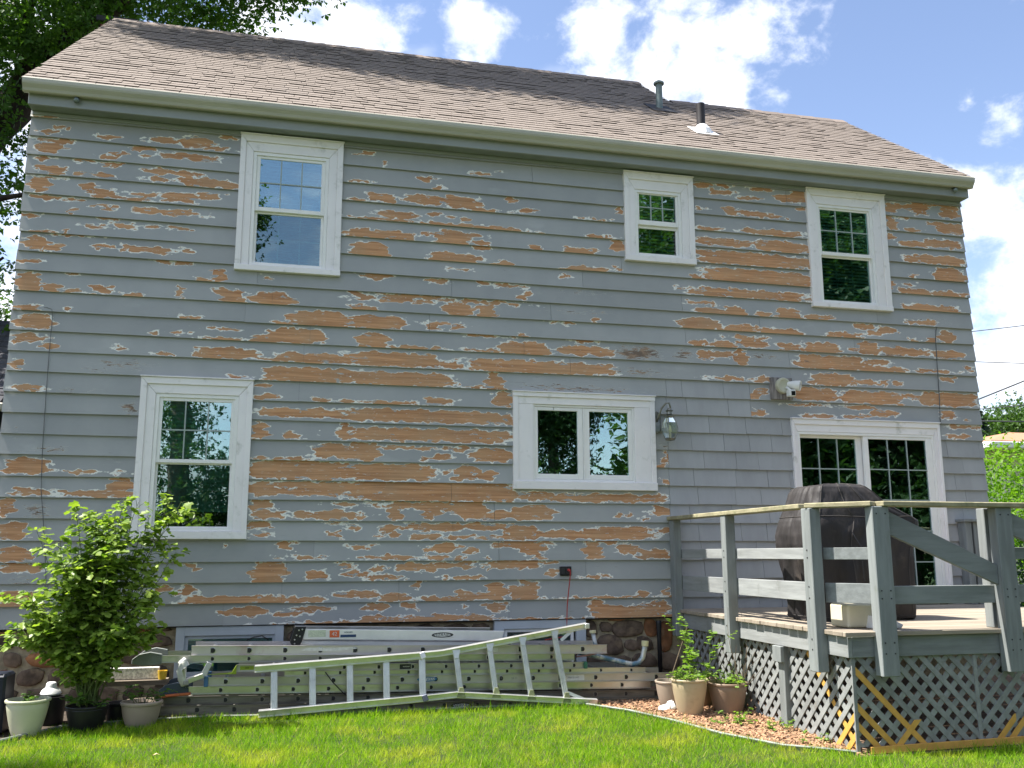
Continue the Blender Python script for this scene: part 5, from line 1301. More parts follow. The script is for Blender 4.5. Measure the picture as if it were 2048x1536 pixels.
# wrapped bracket at the left end of the pile
br = thing('ladder_bracket', 'metal ladder jack bracket with its end wrapped in white rag', 'ladder bracket', (1.85, -.85, .35))
mb = MB(); mb.beam((1.88, -.83, .300), (2.02, -.80, .345), .05, .045); mb.beam((2.02, -.80, .345), (2.07, -.79, .45), .05, .035, (0, -1, 0)); mb.build('arm', alu, br, bevel=.004)
mb = MB(); pts = [(1.855, -.845, .26), (1.85, -.85, .33), (1.842, -.855, .40), (1.85, -.85, .46), (1.868, -.845, .50)]
mb.tube(pts, [.018, .032, .038, .040, .022], 14); mb.v = [tuple(Vector(p) + Vector((mnoise.noise(Vector(p) * 22), mnoise.noise(Vector(p) * 22 + Vector((5, 1, 2))), mnoise.noise(Vector(p) * 20 + Vector((1, 8, 3))))) * .022) for p in mb.v]
mb.build('rag', cloth_w, br, smooth=True)
mb = MB(); mb.box(1.86, 1.905, -.875, -.83, .272, .316); mb.build('bracket_end', M('bracket_grey', (.35, .34, .31), .7, var=.3), br, bevel=.008)
mb = MB(); mb.tube([(2.36, -.34, .60), (2.43, -.33, .625), (2.50, -.33, .635), (2.56, -.35, .60)], .006, 8); o = mb.build('bent_rod', black_m, None, smooth=True, org=(2.45, -.34, .6)); tag(o, 'short bent black rod poking out above the top ladder', 'rod')
mb = MB(); mb.tube([(3.08, -.81, .34), (3.15, -.81, .25), (3.25, -.81, .15), (3.36, -.80, .07)], .005, 6); o = mb.build('black_strap', black_m, None, smooth=True, org=(3.2, -.8, .2)); tag(o, 'black strap hanging diagonally behind the rungs of the flared ladder', 'strap')
MB_ = MB(); MB_.tube([(1.66, -.79, .175), (1.80, -.79, .185), (1.92, -.78, .190)], .012, 8); o = MB_.build('orange_cord', M('orange_cord', (.62, .16, .06), .6), None, smooth=True, org=(1.8, -.79, .18)); tag(o, 'piece of orange cord on the bottom ladder beside the taupe pot', 'cord')

# ------------------------------------------------------------------ pots
def pot(name, label, x, y, r_top, r_bot, h_, mat, rim=.018, soil=.035):
    z = gz(y)
    t = thing(name, label, 'plant pot', (x, y, z))
    prof = [(r_bot * .96, .0), (r_bot, .008)]
    for k in range(1, 7):
        f = k / 7; prof.append((r_bot + (r_top - r_bot) * f + .006 * math.sin(f * math.pi), h_ * f))
    prof += [(r_top - rim * .55, h_ - rim * 1.6), (r_top - rim * .55, h_ - rim * 1.5), (r_top + rim * .25, h_ - rim * 1.1), (r_top + rim * .35, h_ - rim * .4), (r_top + rim * .1, h_), (r_top - rim * .6, h_), (r_top - rim * .9, h_ - .02), (r_top - rim * 1.2, h_ - soil - .01)]
    mb = MB(); mb.lathe(prof, 40, (x, y, z)); mb.add([(x + r_bot * .96 * math.cos(2 * math.pi * k / 40), y + r_bot * .96 * math.sin(2 * math.pi * k / 40), z) for k in range(40)], [tuple(range(39, -1, -1))])
    mb.build('pot', mat, t, auto=35)
    mb = MB(); vs = []; 
    for rr in (0, .35, .7, 1.0):
        for k in range(20):
            a = 2 * math.pi * k / 20; vs.append((x + rr * (r_top - rim * 1.1) * math.cos(a), y + rr * (r_top - rim * 1.1) * math.sin(a), z + h_ - soil + .018 * (1 - rr) + random.uniform(-.006, .006)))
    mb.add(vs, [(i * 20 + k, i * 20 + (k + 1) % 20, (i + 1) * 20 + (k + 1) % 20, (i + 1) * 20 + k) for i in range(3) for k in range(20)])
    mb.build('soil', soil_m, t, smooth=True)
    return t
pot('plant_pot', 'cream coloured pot at the far left beside the lawn edge', .700, -1.17, .165, .102, .285, cream_p)
pot('plant_pot', 'black nursery pot holding the tall bush', 1.13, -1.06, .165, .115, .20, black_p, .014)
pot('plant_pot', 'smaller black nursery pot between the bush pot and the taupe pot', 1.33, -.80, .10, .08, .17, black_p, .012)
pot('plant_pot', 'taupe pot with a wide pale rim left of the ladders', 1.545, -.98, .165, .12, .205, taupe_p, .022)
pot('plant_pot', 'tan pot with trailing plants in front of the deck lattice', 6.335, -1.50, .168, .105, .315, tan_p, .016)
pot('plant_pot', 'dark brown pot full of weeds next to the deck lattice', 6.715, -1.50, .180, .125, .270, brown_p, .018)
pot('plant_pot', 'pale brown pot half hidden behind the tan pot', 6.31, -1.10, .135, .09, .235, taupe_p, .016)
pot('plant_pot', 'brown pot hidden behind the dark brown pot', 6.62, -1.12, .15, .10, .25, brown_p, .016)

# ------------------------------------------------------------------ plants
def sprig(base, d, L_, n, droop, rng):
    """points along an arching stem"""
    d = Vector(d).normalized(); p = Vector(base); res = [p.copy()]
    for i in range(n):
        d = (d + Vector((rng.gauss(0, .10), rng.gauss(0, .10), -droop * (i / n)))).normalized()
        p = p + d * (L_ / n); res.append(p.copy())
    return res
def small_plant(name, label, cat, base, n_stem, hmin, hmax, spread, leaf, mat, per=10, droop=.25, seed=1, shape='lobed', rad_=.10, group=None, stem=None):
    rg = random.Random(seed); t = thing(name, label, cat, base, group)
    mb = MB(); P = []; Dv = []; Sz = []
    for s in range(n_stem):
        a = rg.uniform(0, 6.283); r = rg.uniform(0, rad_)
        b0 = Vector(base) + Vector((r * math.cos(a), r * math.sin(a), 0))
        L_ = rg.uniform(hmin, hmax)
        pts = sprig(b0, (math.cos(a) * spread * rg.random(), math.sin(a) * spread * rg.random(), 1), L_, 8, droop, rg)
        mb.tube(pts, [.0035 * (1 - .6 * i / 8) for i in range(9)], 5)
        for k in range(per):
            f = rg.uniform(.15, 1.0); i = min(7, int(f * 8)); q_ = pts[i].lerp(pts[i + 1], f * 8 - i)
            an = rg.uniform(0, 6.283)
            P.append(q_); Dv.append((math.cos(an), math.sin(an), rg.uniform(-.25, .45))); Sz.append(leaf * rg.uniform(.55, 1.2) * (1.1 - .5 * f))
    stuff(mb.build('stem', stem or stem_m, t))
    leaves('foliage', P, Dv, Sz, shape, mat, t, (0, 0, 2.2), .7)
    return t
small_plant('potted_seedling', 'low green seedlings in the cream pot', 'plant', (.70, -1.17, gz(-1.17) + .25), 9, .04, .12, .9, .055, pot_l, 6, .3, 3, rad_=.09)
small_plant('potted_plant', 'dark narrow leaved plant in the taupe pot', 'plant', (1.545, -.98, .15), 8, .12, .30, .6, .075, pot_l, 9, .5, 5, shape='simple', rad_=.09)
small_plant('potted_plant', 'leafy green plant at the foot of the bush in the black pot', 'plant', (1.15, -1.10, .15), 12, .10, .22, .8, .075, pot_l, 9, .4, 8, rad_=.11)
small_plant('potted_plant', 'trailing light green plant spilling over the tan pot', 'plant', (6.335, -1.50, .25), 34, .07, .20, 1.1, .05, weed_l, 9, .9, 11, shape='simple', rad_=.13)
small_plant('weed', 'tall bright green weed growing behind the tan and brown pots', 'plant', (6.56, -1.18, .18), 9, .42, .72, .55, .085, weed_l, 20, .15, 13, rad_=.10)
small_plant('potted_plant', 'floppy green weeds in the dark brown pot', 'plant', (6.715, -1.50, .19), 14, .10, .28, 1.2, .065, weed_l, 8, .8, 15, rad_=.13)
small_plant('weed', 'green weed standing between the brown pot and the lattice', 'plant', (6.80, -1.30, -.03), 9, .30, .55, .6, .075, weed_l, 16, .25, 17, rad_=.08)
small_plant('weed', 'low green weed sprouting from the mulch in front of the brown pot', 'plant', (6.60, -1.95, gz(-1.95)), 9, .08, .17, 1.2, .055, weed_l, 7, .4, 19, rad_=.12)
small_plant('weed', 'small weed in the mulch at the foot of the lattice, middle', 'plant', (6.80, -2.25, gz(-2.25)), 8, .05, .12, 1.2, .05, weed_l, 6, .4, 21, rad_=.12)
small_plant('weed', 'small weed in the mulch by the yellow laths at the deck corner', 'plant', (6.82, -2.75, gz(-2.75)), 8, .05, .11, 1.2, .045, weed_l, 6, .4, 23, rad_=.12)
small_plant('weed', 'tiny weed at the lawn edge in front of the tan pot', 'plant', (6.42, -1.95, gz(-1.95)), 6, .03, .07, 1.2, .04, weed_l, 5, .4, 25, rad_=.08)
small_plant('dead_twigs', 'thin dead twigs leaning against the lattice above the pots', 'plant', (6.82, -1.55, .18), 14, .35, .75, 1.3, .02, weed_l, 1, .1, 27, shape='simple', rad_=.06, stem=twig_m)
mb = MB(); mb.tube([(6.36, -1.05, .25), (6.50, -.95, .48), (6.62, -.85, .66), (6.58, -.72, .80)], .004, 6); o = mb.build('thin_stake', twig_m, None, org=(6.5, -.9, .4)); tag(o, 'thin grey stake leaning from the pots up to the deck', 'stake')
mb = MB(); mb.lathe([(.0, .035), (.05, .03), (.06, .0)], 14, (0, 0, 0)); mb.v = [(6.20 + p[0] * 1.5 + .05 * mnoise.noise(Vector(p) * 30), -1.30 + p[1] * .8, gz(-1.3) + p[2] * (1.5 + 1.2 * math.sin(p[0] * 60)) + .01) for p in mb.v]
o = mb.build('crumpled_rag', cloth_w, None, smooth=True, org=(6.2, -1.3, -.04)); tag(o, 'crumpled white rag lying on the mulch beside the tan pot', 'rag')
mb = MB(); mb.add([(0, 0, .02), (.04, .01, .045), (.07, .0, .03), (.05, -.05, .05), (.01, -.045, .035)], [(0, 1, 3, 4), (1, 2, 3)]); mb.v = [(1.80 + x, -2.35 + y, gz(-2.35) + z + .03) for x, y, z in mb.v]
o = mb.build('dry_leaf', M('dry_leaf', (.62, .42, .24), .7), None, org=(1.83, -2.35, gz(-2.35))); tag(o, 'single dry tan leaf lying on the lawn at the left', 'leaf')
# clutter behind the left pots
mb = MB(); mb.lathe([(.075, .0), (.085, .012), (.072, .04), (.045, .062), (.04, .095), (.03, .105), (.0, .108)], 28, (.77, -.72, .215)); o = mb.build('white_dome_cap', flash_m, None, auto=40, org=(.77, -.72, .2)); tag(o, 'white plastic dome cap with a brim behind the cream pot', 'dome cap')
mb = MB(); mb.lathe([(.0, .0), (.11, .0), (.12, .22), (.0, .235)], 20, (.77, -.70, -.02)); o = mb.build('dark_bucket', black_p, None, auto=40, org=(.77, -.7, 0)); tag(o, 'dark bucket under the white dome cap', 'bucket')
mb = MB(); mb.box(.20, .515, -1.15, -.85, gz(-1) - .0, .44); o = mb.build('dark_bin', M('bin_blue_black', (.012, .016, .03), .4), None, bevel=.02, org=(.41, -1.0, 0)); tag(o, 'dark blue bin cut off by the left edge of the picture', 'bin')
mb = MB(); mb.box(1.08, 1.62, -.56, -.50, .30, .40); pl = mb.build('printed_carton', M('carton_white', (.66, .64, .60), .7, var=.35, scale=34, stretch=(1.4, 1, 1)), None, bevel=.004, org=(1.35, -.53, .3)); tag(pl, 'white printed carton lying on the ladders behind the bush', 'carton')
mb = MB(); mb.lathe([(.0, .0), (.032, .0), (.042, .075), (.036, .075), (.03, .02)], 18, (1.655, -.60, .30)); o = mb.build('yellow_cup', M('yellow_plastic', (.65, .42, .04), .5), None, auto=40, org=(1.655, -.6, .3)); tag(o, 'small yellow plastic cup beside the printed carton', 'cup')
mb = MB(); mb.box(1.02, 1.70, -.64, -.46, .255, .297); o = mb.build('plank', M('old_plank', (.16, .13, .10), .9, var=.3, scale=8, stretch=(.2, 1, 1)), None, org=(1.3, -.55, .27)); tag(o, 'old plank under the printed carton behind the pots', 'plank')
MB().box(1.06, 1.12, -.6, -.5, -.01, .254).build('support', MATS['old_plank'], o); MB().box(1.60, 1.66, -.6, -.5, -.01, .254).build('support', MATS['old_plank'], o)

# the tall bush in the black pot
BY = -1.06
def fwd(x, y, z):
    """shift the bush towards the lawn, into the sun, at the size it keeps in view"""
    return Vector((2.67 + (x - 2.67) * .972, y + BY + .80, 1.398 + (z - 1.398) * .972))
rg = random.Random(42)
bush = thing('bush', 'tall leafy green bush growing from the black pot in front of the wall', 'bush', (1.13, BY, .14))
mb = MB(); P = []; Dv = []; Sz = []
def arch(base, tip, n, sag):
    a, b = Vector(base), Vector(tip); r = []
    for i in range(n + 1):
        f = i / n; q_ = a.lerp(b, f); q_.z += sag * math.sin(f * math.pi); r.append(q_ + Vector((rg.gauss(0, .008), rg.gauss(0, .008), 0)))
    return r
TIPS = []
for i in range(40):
    x = rg.gauss(1.05, .31); y = -.80 + rg.gauss(0, .16); top = 1.62 - .55 * abs((x - 1.08) / .62) ** 2.2
    TIPS.append((max(.45, min(1.62, x)), max(-1.15, min(-.45, y)), max(.62, top + rg.uniform(-.55, .16))))
TIPS += [(1.75, -.85, 1.87), (1.78, -.8, 1.82), (1.66, -.8, 1.90), (1.74, -.85, 1.42), (1.70, -.8, 1.46), (1.28, -.8, 1.92), (1.38, -.8, 1.86), (.88, -.8, 1.80), (1.05, -.8, 1.78), (.56, -.8, 1.60), (.50, -.8, 1.10), (.40, -.85, 1.02), (.45, -.8, .70), (.42, -.8, .62), (1.62, -.9, 1.05), (1.6, -.8, .78), (1.62, -.8, .68), (1.20, -.8, 1.84), (1.12, -.85, 1.70), (1.5, -.8, 1.75)]
TIPS += [(rg.uniform(.62, 1.45), -.80 + rg.gauss(0, .14), rg.uniform(.5, .95)) for _ in range(16)]
for tx, ty, tz in TIPS:
    b0 = (1.085 + rg.uniform(-.07, .07), -.80 + rg.uniform(-.07, .07), .14)
    st_ = [fwd(*p) for p in arch(b0, (tx, ty, tz), 10, rg.uniform(.02, .14) * (1 + abs(tx - 1.08)))]
    mb.tube(st_, [.007 * (1 - .75 * k / 10) for k in range(11)], 5)
    for k in range(3, 11):
        for j in range(4 if k > 5 else 2):
            f = rg.random(); q_ = st_[k - 1].lerp(st_[k], f)
            an = rg.uniform(0, 6.283); L_ = rg.uniform(.04, .17) * (1.15 - .05 * k)
            tip = q_ + Vector((math.cos(an) * L_, math.sin(an) * L_, rg.uniform(-.02, .08)))
            if j % 2 == 0: mb.tube([q_, q_.lerp(tip, .5) + Vector((0, 0, .01)), tip], [.0025, .002, .001], 4)
            for c in range(3 + (j == 0)):
                p_ = q_.lerp(tip, rg.uniform(.35, 1.05)); a2 = an + rg.gauss(0, 1.0)
                P.append(p_ + Vector((rg.gauss(0, .014), rg.gauss(0, .014), rg.gauss(0, .014)))); Dv.append((math.cos(a2), math.sin(a2), rg.uniform(-.65, .25))); Sz.append(rg.uniform(.042, .096))
stuff(mb.build('stem', stem_m, bush))
P = np.array(P); Dv = np.array(Dv); Sz = np.array(Sz)
near = np.argsort(P[:, 1] - .5 * Sz * 10)[:300]
rest_i = np.setdiff1d(np.arange(len(P)), near)
leaves('foliage', P[rest_i], Dv[rest_i], Sz[rest_i], 'lobed', bush_l, bush, (0, -.35, 2.0), .75)
T, F = LEAF['lobed']
lme = np_mesh('leaf', T, F, bush_l)
A, B_, C_ = frames(Dv[near], (0, -.35, 2.0), .75)
for i, k in enumerate(near):
    o = link('leaf', lme, bush, P[k])
    m3 = Matrix((A[i], B_[i], C_[i])).transposed().to_4x4()
    o.matrix_local = Matrix.Translation(Vector(P[k]) - world_of(bush)) @ m3 @ Matrix.Scale(float(Sz[k] * 1.08), 4)

# ------------------------------------------------------------------ trees
def limb(mb, pts, r0, r1, seg=9):
    n = len(pts); fine = []
    for i in range(n - 1):
        for k in range(4):
            f = k / 4; fine.append(Vector(pts[i]).lerp(Vector(pts[i + 1]), f))
    fine.append(Vector(pts[-1]))
    fine = [p + Vector((mnoise.noise(p * .9), mnoise.noise(p * .9 + Vector((9, 2, 1))), 0)) * .16 * r0 / .3 for p in fine]
    mb.tube(fine, [r0 + (r1 - r0) * i / (len(fine) - 1) for i in range(len(fine))], seg)
    return fine
def crown_pts(blobs, density, size, rng, hollow=.35):
    """leaf positions: many small clumps spread through each blob, denser outside, with gaps"""
    P = []; Dv = []; Sz = []
    for (c, r, n) in blobs:
        nc = max(3, int(n / 28))
        u = rng.normal(size=(nc, 3)); u /= np.linalg.norm(u, axis=1, keepdims=True)
        rr = (hollow + (1 - hollow) * rng.random(nc) ** .55)[:, None]
        cc = np.array(c) + u * rr * np.array(r)
        for q_, un in zip(cc, u):
            k = rng.integers(18, 38); s = size * rng.uniform(2.0, 4.6)
            off = rng.normal(size=(k, 3)) * s * np.array([.62, .62, .40])
            P.append(q_ + off); dv = off / max(s, 1e-6) + un * .5 + rng.normal(size=(k, 3)) * .6; dv[:, 2] -= .25
            Dv.append(dv); Sz.append(size * rng.uniform(.6, 1.25, k))
    return np.vstack(P), np.vstack(Dv), np.concatenate(Sz)
def tree(name, label, base, trunk, r0, limbs, blobs, leaf_size, lm, bm, seed=1, shape='simple', group=None):
    rng = np.random.default_rng(seed)
    t = thing(name, label, 'tree', base, group)
    mb = MB(); limb(mb, trunk, r0, r0 * .5, 12); mb.build('trunk', bm, t, smooth=True)
    if limbs:
        for pts, ra, rb in limbs:
            mb = MB(); limb(mb, pts, ra, rb); mb.build('limb', bm, t, smooth=True)
    P, D_, Sz_ = crown_pts(blobs, 1, leaf_size, rng)
    leaves('crown', P, D_, Sz_, shape, lm, t, (0, 0, 1.2), 1.0)
    return t
# great oak behind the left corner of the house
oak_limbs = [([(-3.7, 6.1, 5.4), (-2.85, 6.0, 7.2), (-2.02, 6.0, 8.55), (-1.15, 6.0, 10.0), (-.35, 6.1, 11.3), (.9, 6.2, 13.2)], .42, .20),
             ([(-3.5, 6.3, 6.5), (-3.05, 6.3, 8.6), (-2.6, 6.4, 10.3), (-2.3, 6.6, 12.5), (-2.4, 7, 15)], .30, .12),
             ([(-2.02, 6.0, 8.55), (-1.7, 5.6, 9.6), (-1.65, 5.3, 10.8), (-1.2, 5, 12.2)], .14, .05),
             ([(-.6, 6.0, 10.9), (.6, 5.7, 11.4), (1.8, 5.6, 11.5), (2.9, 5.6, 11.2)], .09, .02),
             ([(-3.4, 6.1, 6.0), (-2.6, 5.6, 6.3), (-1.9, 5.2, 6.7), (-1.3, 5.0, 6.8)], .10, .03),
             ([(-3.4, 6.1, 5.2), (-2.5, 5.7, 5.3), (-1.7, 5.4, 5.9)], .08, .02)]
oak_blobs = [((-2.0, 5.6, 10.4), (1.2, 1.4, .9), 1500), ((-.6, 6.6, 11.3), (1.5, 1.5, .75), 2000), ((.9, 6.8, 11.5), (1.3, 1.6, .60), 1500), ((2.1, 6.0, 11.75), (.55, .8, .36), 420), ((2.8, 5.9, 11.55), (.35, .5, .20), 110), ((2.6, 6.2, 12.1), (.8, .8, .4), 360), ((-1.2, 5.2, 9.6), (.7, .6, .55), 450), ((-2.1, 5.0, 8.7), (.5, .6, .55), 350), ((-.3, 5.3, 10.6), (.9, .7, .4), 500), ((-2.0, 4.9, 9.7), (.8, .7, .6), 600),
             ((-2.9, 5.6, 8.8), (.9, 1.3, 1.2), 900), ((-2.4, 5.4, 7.1), (.75, 1.2, .9), 520), ((-2.2, 5.2, 5.9), (.7, 1.1, .8), 420), ((-2.5, 5.6, 4.9), (.7, 1.1, .7), 380), ((-1.55, 5.6, 8.1), (.45, .7, .5), 160),
             ((-3.6, 6, 12.5), (2.2, 2.6, 2.0), 2600), ((-.5, 6.4, 13.8), (2.5, 2.3, 1.8), 3200), ((1.8, 6.2, 14.2), (2.0, 1.9, 1.3), 1900), ((-1.5, 6.6, 16), (2.4, 2.4, 1.6), 2400), ((2.6, 6.0, 15.8), (1.8, 1.7, 1.1), 1500), ((4.0, 5.6, 15.2), (1.2, 1.2, .8), 700),
             ((-1.9, 3.45, 14.2), (1.0, .55, .5), 1900), ((-.4, 3.40, 14.6), (.9, .6, .5), 1900), ((1.0, 3.2, 14.3), (1.1, .8, .5), 3000), ((2.6, 3.15, 14.6), (1.3, .85, .5), 3600), ((4.1, 3.2, 14.5), (1.2, .8, .5), 3000), ((5.1, 3.35, 14.0), (.8, .6, .4), 1400)]
tree('oak_tree', 'big dark oak with a leaning trunk behind the left corner of the house', (-4.3, 6.2, 0), [(-4.3, 6.2, -.1), (-4.1, 6.2, 2.5), (-3.8, 6.1, 5.0), (-3.5, 6.3, 6.9)], .62, oak_limbs, [(c_, r_, int(n_ * 1.35)) for c_, r_, n_ in oak_blobs], .110, oak_l, bark_m, 4, 'clump')
tree('shrub_tree', 'bright green small tree seen past the left end of the siding', (-3.0, 9.5, 0), [(-3.0, 9.5, -.1), (-2.9, 9.5, 2.5)], .10, None, [((-2.75, 9.4, 5.6), (1.0, 1.0, .95), 900), ((-3.0, 9.4, 4.3), (1.2, 1.2, 1.2), 900)], .10, back_l, bark_m, 6, 'clump')
tree('shade_tree', 'tall tree standing left of the lawn outside the picture', (-7.0, -3.6, gz(-3.6)), [(-7.0, -3.6, -.2), (-7.1, -3.7, 4), (-7.0, -3.6, 8)], .28, [([(-7.0, -3.6, 6), (-5.8, -2.8, 8.2), (-4.9, -1.9, 9.6)], .12, .04)],
     [((-4.9, -1.55, 10.2), (.75, .35, .6), 420), ((-5.9, -1.9, 10.6), (.8, .5, .7), 600), ((-7.4, -3.4, 10.5), (1.5, 1.0, 1.4), 1500), ((-8.2, -4.0, 8.5), (1.4, 1.3, 1.4), 1200)], .13, oak_l, bark_m, 8, 'clump')
# beyond the right end of the house
def bush_mass(name, label, base, blobs, size, lm, seed, cat='shrub'):
    t = thing(name, label, cat, base)
    rng = np.random.default_rng(seed); P, D_, Sz_ = crown_pts(blobs, 1, size, rng, .55)
    mb = MB()
    for i in range(9):
        c, r, n_ = blobs[i % len(blobs)]
        mb.tube([(base[0] + rng.uniform(-.3, .3), base[1] + rng.uniform(-.3, .3), -.1), (c[0] + rng.uniform(-.4, .4), c[1] + rng.uniform(-.4, .4), c[2])], [.03, .008], 5)
    stuff(mb.build('stem', bark_l, t)); leaves('foliage', P, D_, Sz_, 'simple', lm, t, (0, 0, 1.2), 1.0)
    return t
bush_mass('lilac_shrub', 'bright yellow green tall shrub in the sun right of the house', (14.9, 4.2, 0), [((14.6, 4.2, 2.2), (1.2, 1.1, 1.05), 3600), ((15.9, 4.4, 2.45), (1.2, 1.1, .95), 2800), ((15.0, 4.4, 1.0), (1.7, 1.2, 1.0), 3600), ((14.2, 4.6, 2.9), (.6, .6, .5), 700)], .085, hedge_l, 12)
bush_mass('dark_shrub', 'dark green low shrub in the shade beyond the deck railing', (12.9, 1.6, 0), [((13.0, 1.6, .75), (1.1, .8, .75), 2400), ((14.2, 1.2, .6), (1.0, .8, .6), 1800)], .075, dark_l, 14)
def conifer(base, h_, r, seed):
    t = thing('spruce_tree', 'blue green spruce far off beyond the neighbouring roof', 'tree', base)
    rng = np.random.default_rng(seed)
    MB().tube([base, (base[0], base[1], h_)], [.22, .03], 8).build('trunk', bark_l, t, smooth=True)
    P = []; D_ = []; S_ = []
    for i in range(46):
        z = base[2] + h_ * (.15 + .85 * i / 46); rr = r * (1 - i / 47) + .12
        for k in range(7):
            a = rng.uniform(0, 6.283)
            for f in np.linspace(.2, 1, 12):
                p_ = np.array([base[0] + rr * f * math.cos(a), base[1] + rr * f * math.sin(a), z - .25 * rr * f + rng.normal(0, .04)]); 
                for s in (-1, 1): P.append(p_); D_.append((math.cos(a + s * .8), math.sin(a + s * .8), -.25)); S_.append(.30 * rng.uniform(.6, 1.2))
    leaves('crown', P, D_, S_, 'simple', con_l, t, (0, 0, 1.5), .6)
conifer((29.6, 22.5, 0), 7.9, 2.2, 3)
tree('maple_tree', 'rounded light green tree above the neighbouring roof', (33.5, 24, 0), [(33.5, 24, 0), (33.4, 24, 4)], .25, None, [((32.6, 23.6, 6.1), (1.7, 1.6, 1.5), 2600), ((34.6, 23.8, 6.6), (2.2, 1.8, 1.7), 3000), ((33.4, 23.6, 4.6), (3.0, 2, 1.2), 2400)], .17, back_l, bark_l, 9, 'clump')
tree('maple_tree', 'dark green tree low behind the right corner of the house', (25.0, 19, 0), [(25.0, 19, 0), (25.0, 19, 3)], .2, None, [((25.8, 18.8, 4.0), (1.8, 1.5, 1.6), 2400), ((27.5, 19, 3.6), (2.2, 1.5, 1.5), 2200)], .14, back_l, bark_l, 10, 'clump')
# trees of the back gardens behind the viewer: they stand in the window reflections
BACK = [((-.9, -22, 0), 15.5, 1.75, 'leafy'), ((12.1, -23, 0), 9.5, 1.45, 'leafy'), ((20.0, -24, 0), 18.0, 4.6, 'tall'), ((27.0, -23, 0), 19.5, 5.4, 'tall'), ((34.5, -25, 0), 18.5, 5.4, 'tall'), ((-6.5, -25, 0), 8.5, 3.0, 'leafy'), ((44, -24, 0), 15, 5.0, 'tall'),
        ((1.2, -24, 0), 4.9, 2.0, 'low'), ((4.6, -24, 0), 4.5, 2.2, 'low'), ((7.9, -24, 0), 4.6, 2.0, 'low'), ((14.6, -24.5, 0), 4.4, 1.7, 'low')]
NAMES = ['tall slender tree standing behind the viewer, left of centre', 'broad tree behind the viewer, facing the kitchen window', 'first of the tall trees behind the viewer on the right', 'tallest tree behind the viewer on the right', 'tall tree behind the viewer, further right', 'rounded tree behind the viewer at the far left', 'last tall tree behind the viewer at the far right',
         'low hedge tree behind the viewer beside the slender tree', 'low hedge tree behind the viewer in the middle', 'low hedge tree behind the viewer left of the broad tree', 'low hedge tree behind the viewer right of the broad tree']
for i, ((x, y, z), h_, r, kind) in enumerate(BACK):
    z = gz(y)
    if kind == 'low': bl = [((x, y, h_ * .62), (r * 1.1, r * .7, h_ * .36), 3600), ((x + .3, y, h_ * .3), (r * 1.2, r * .8, h_ * .3), 2600)]
    else:
        bl = [((x, y, h_ - r * .8), (r * .8, r * .8, r * .8), 2600), ((x - r * .5, y, h_ - r * 1.5), (r * .8, r * .7, r * .8), 2600), ((x + r * .55, y, h_ - r * 1.6), (r * .8, r * .7, r * .8), 2600), ((x, y, h_ - r * 2.1), (r, r * .8, r * .7), 2600)]
        if kind == 'tall': bl += [((x, y, h_ * .35), (r * 1.0, r * .8, h_ * .24), 7200), ((x - r * .2, y + .5, h_ * .17), (r * 1.05, r * .7, h_ * .16), 5200), ((x, y, h_ * .62), (r * 1.1, r * .8, r), 7200), ((x, y - 1.5, h_ * .8), (r * 1.0, r * .6, r * .8), 5200)]
    if i < 2: bl += [((x, y, h_ * .5), (r, r * .8, h_ * .16), 2200), ((x - .2, y, h_ * .24), (r * 1.1, r * .8, h_ * .18), 2400)]
    tree('garden_tree', NAMES[i], (x, y, z), [(x, y, z - .1), (x + .1, y, h_ * .3), (x, y, h_ * .65)], .25 + h_ * .008, None, bl, (.17 if kind != 'tall' else .30), dark_l if i % 2 else back_l, bark_l, 40 + i, 'clump', 'trees of the gardens behind the viewer')

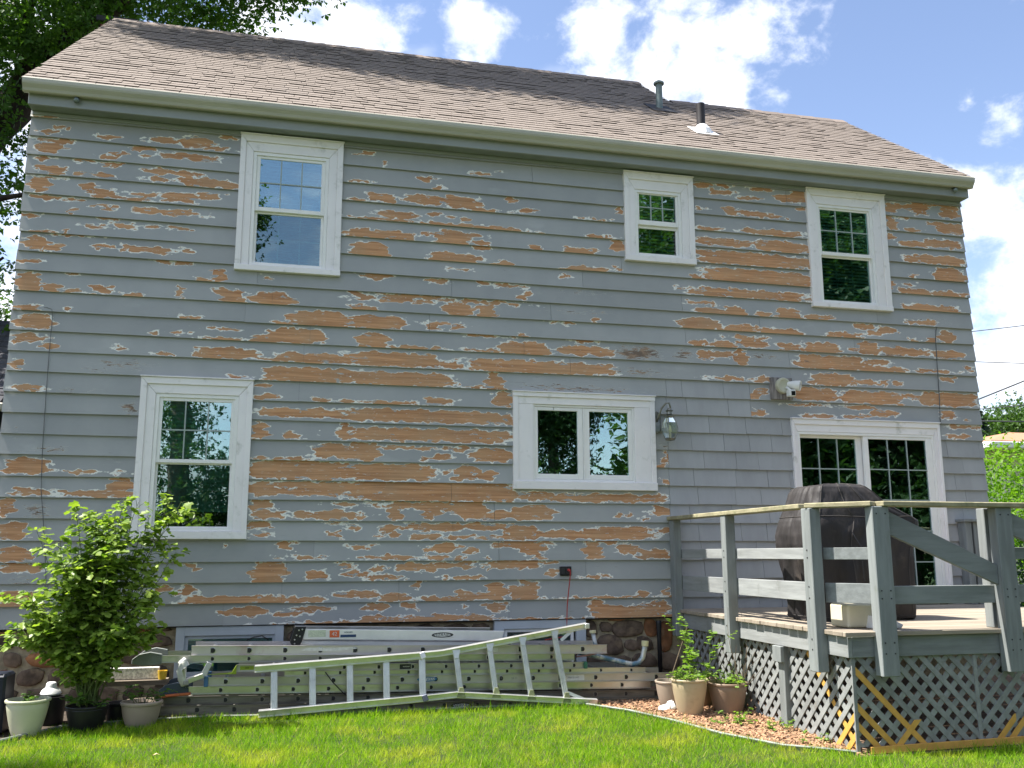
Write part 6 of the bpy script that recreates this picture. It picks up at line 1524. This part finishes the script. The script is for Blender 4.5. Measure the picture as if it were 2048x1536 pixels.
# ------------------------------------------------------------------ neighbours and wires
nb = thing('neighbour_garage', 'neighbouring building with dark shingle roof past the left end of the house', 'building', (-3, 6, 0))
MB().box(-5.5, -1.62, 4.2, 9, 0, 3.25).build('wall', M('neighbour_dark_wall', (.06, .06, .06), .8), nb)
rf = MB(); random.seed(8)
for r in range(14):
    y0 = 3.9 + r * .15; z0_ = 3.42 + r * .115
    x = -5.8
    while x < -1.12:
        b = min(x + .3, -1.12); rf.add([(x, y0, z0_ + .02), (b - .008, y0, z0_ + .02), (b - .008, y0 + .17, z0_ + .13), (x, y0 + .17, z0_ + .13), (x, y0, z0_), (b - .008, y0, z0_)], [(0, 1, 2, 3), (4, 5, 1, 0)]); x += .3
o = rf.build('roof_shingle_courses', nb_dark, nb); stuff(o)
MB().add([(-5.8, 3.9, 3.40), (-1.1, 3.9, 3.40), (-1.1, 6.1, 5.02), (-5.8, 6.1, 5.02)], [(0, 1, 2, 3)]).add([(-5.8, 8.3, 3.40), (-1.1, 8.3, 3.40), (-1.1, 6.1, 5.02), (-5.8, 6.1, 5.02)], [(3, 2, 1, 0)]).build('roof', nb_dark, nb)
MB().box(-5.8, -1.06, 3.80, 3.92, 3.30, 3.41).build('gutter', gutter_m, nb, bevel=.02)
nh = thing('neighbour_house', 'neighbouring cream house with a low brown roof beyond the shrub', 'house', (24, 14, 0))
MB().box(22.4, 33, 12.6, 20, 0, 4.28).build('wall', nb_wall, nh)
mb = MB(); mb.prism([(21.55, 12.0, 4.36), (36, 12.0, 4.36), (36, 16.7, 5.30), (26.4, 16.7, 5.30)], (0, 0, .10)); mb.prism([(21.55, 12.0, 4.36), (26.4, 16.7, 5.30), (21.55, 21.4, 4.36)], (0, 0, .10)); roofn = mb.build('roof', nb_roof, nh)
mb = MB(); mb.box(21.45, 34, 11.88, 12.0, 4.24, 4.42); mb.box(21.42, 21.55, 12.001, 20, 4.24, 4.42); mb.build('gutter', flash_m, nh, bevel=.02)
MB().box(21.56, 34, 12.0, 12.6, 4.26, 4.30).build('soffit', nb_wall, nh)
def wire(pts, r, lab):
    a, b, sag = pts; P = []
    for i in range(25):
        f = i / 24; P.append(Vector(a).lerp(Vector(b), f) - Vector((0, 0, sag * 4 * f * (1 - f))))
    mb = MB(); mb.tube(P, r, 6); o = mb.build('utility_wire', steel_w, None, org=a); tag(o, lab, 'wire', 'utility wires right of the house')
wire(((10.9, 7.5, 5.35), (34, 6, 9.2), .3), .009, 'utility wire rising to the right, upper of the two high ones')
wire(((10.9, 7.5, 5.50), (34, 6, 5.75), .12), .009, 'level utility wire just under the upper rising one')
wire(((11.2, 7.0, 2.55), (24, 5, 7.6), .1), .016, 'thick utility wire climbing steeply right above the shrub')
wire(((11.0, 8.0, 4.25), (34, 7, 4.9), .2), .014, 'lower level utility wire crossing the thick climbing one')
wire(((11.0, 8.5, 3.95), (34, 6, 6.6), .2), .010, 'thin utility wire lowest of the crossing ones')
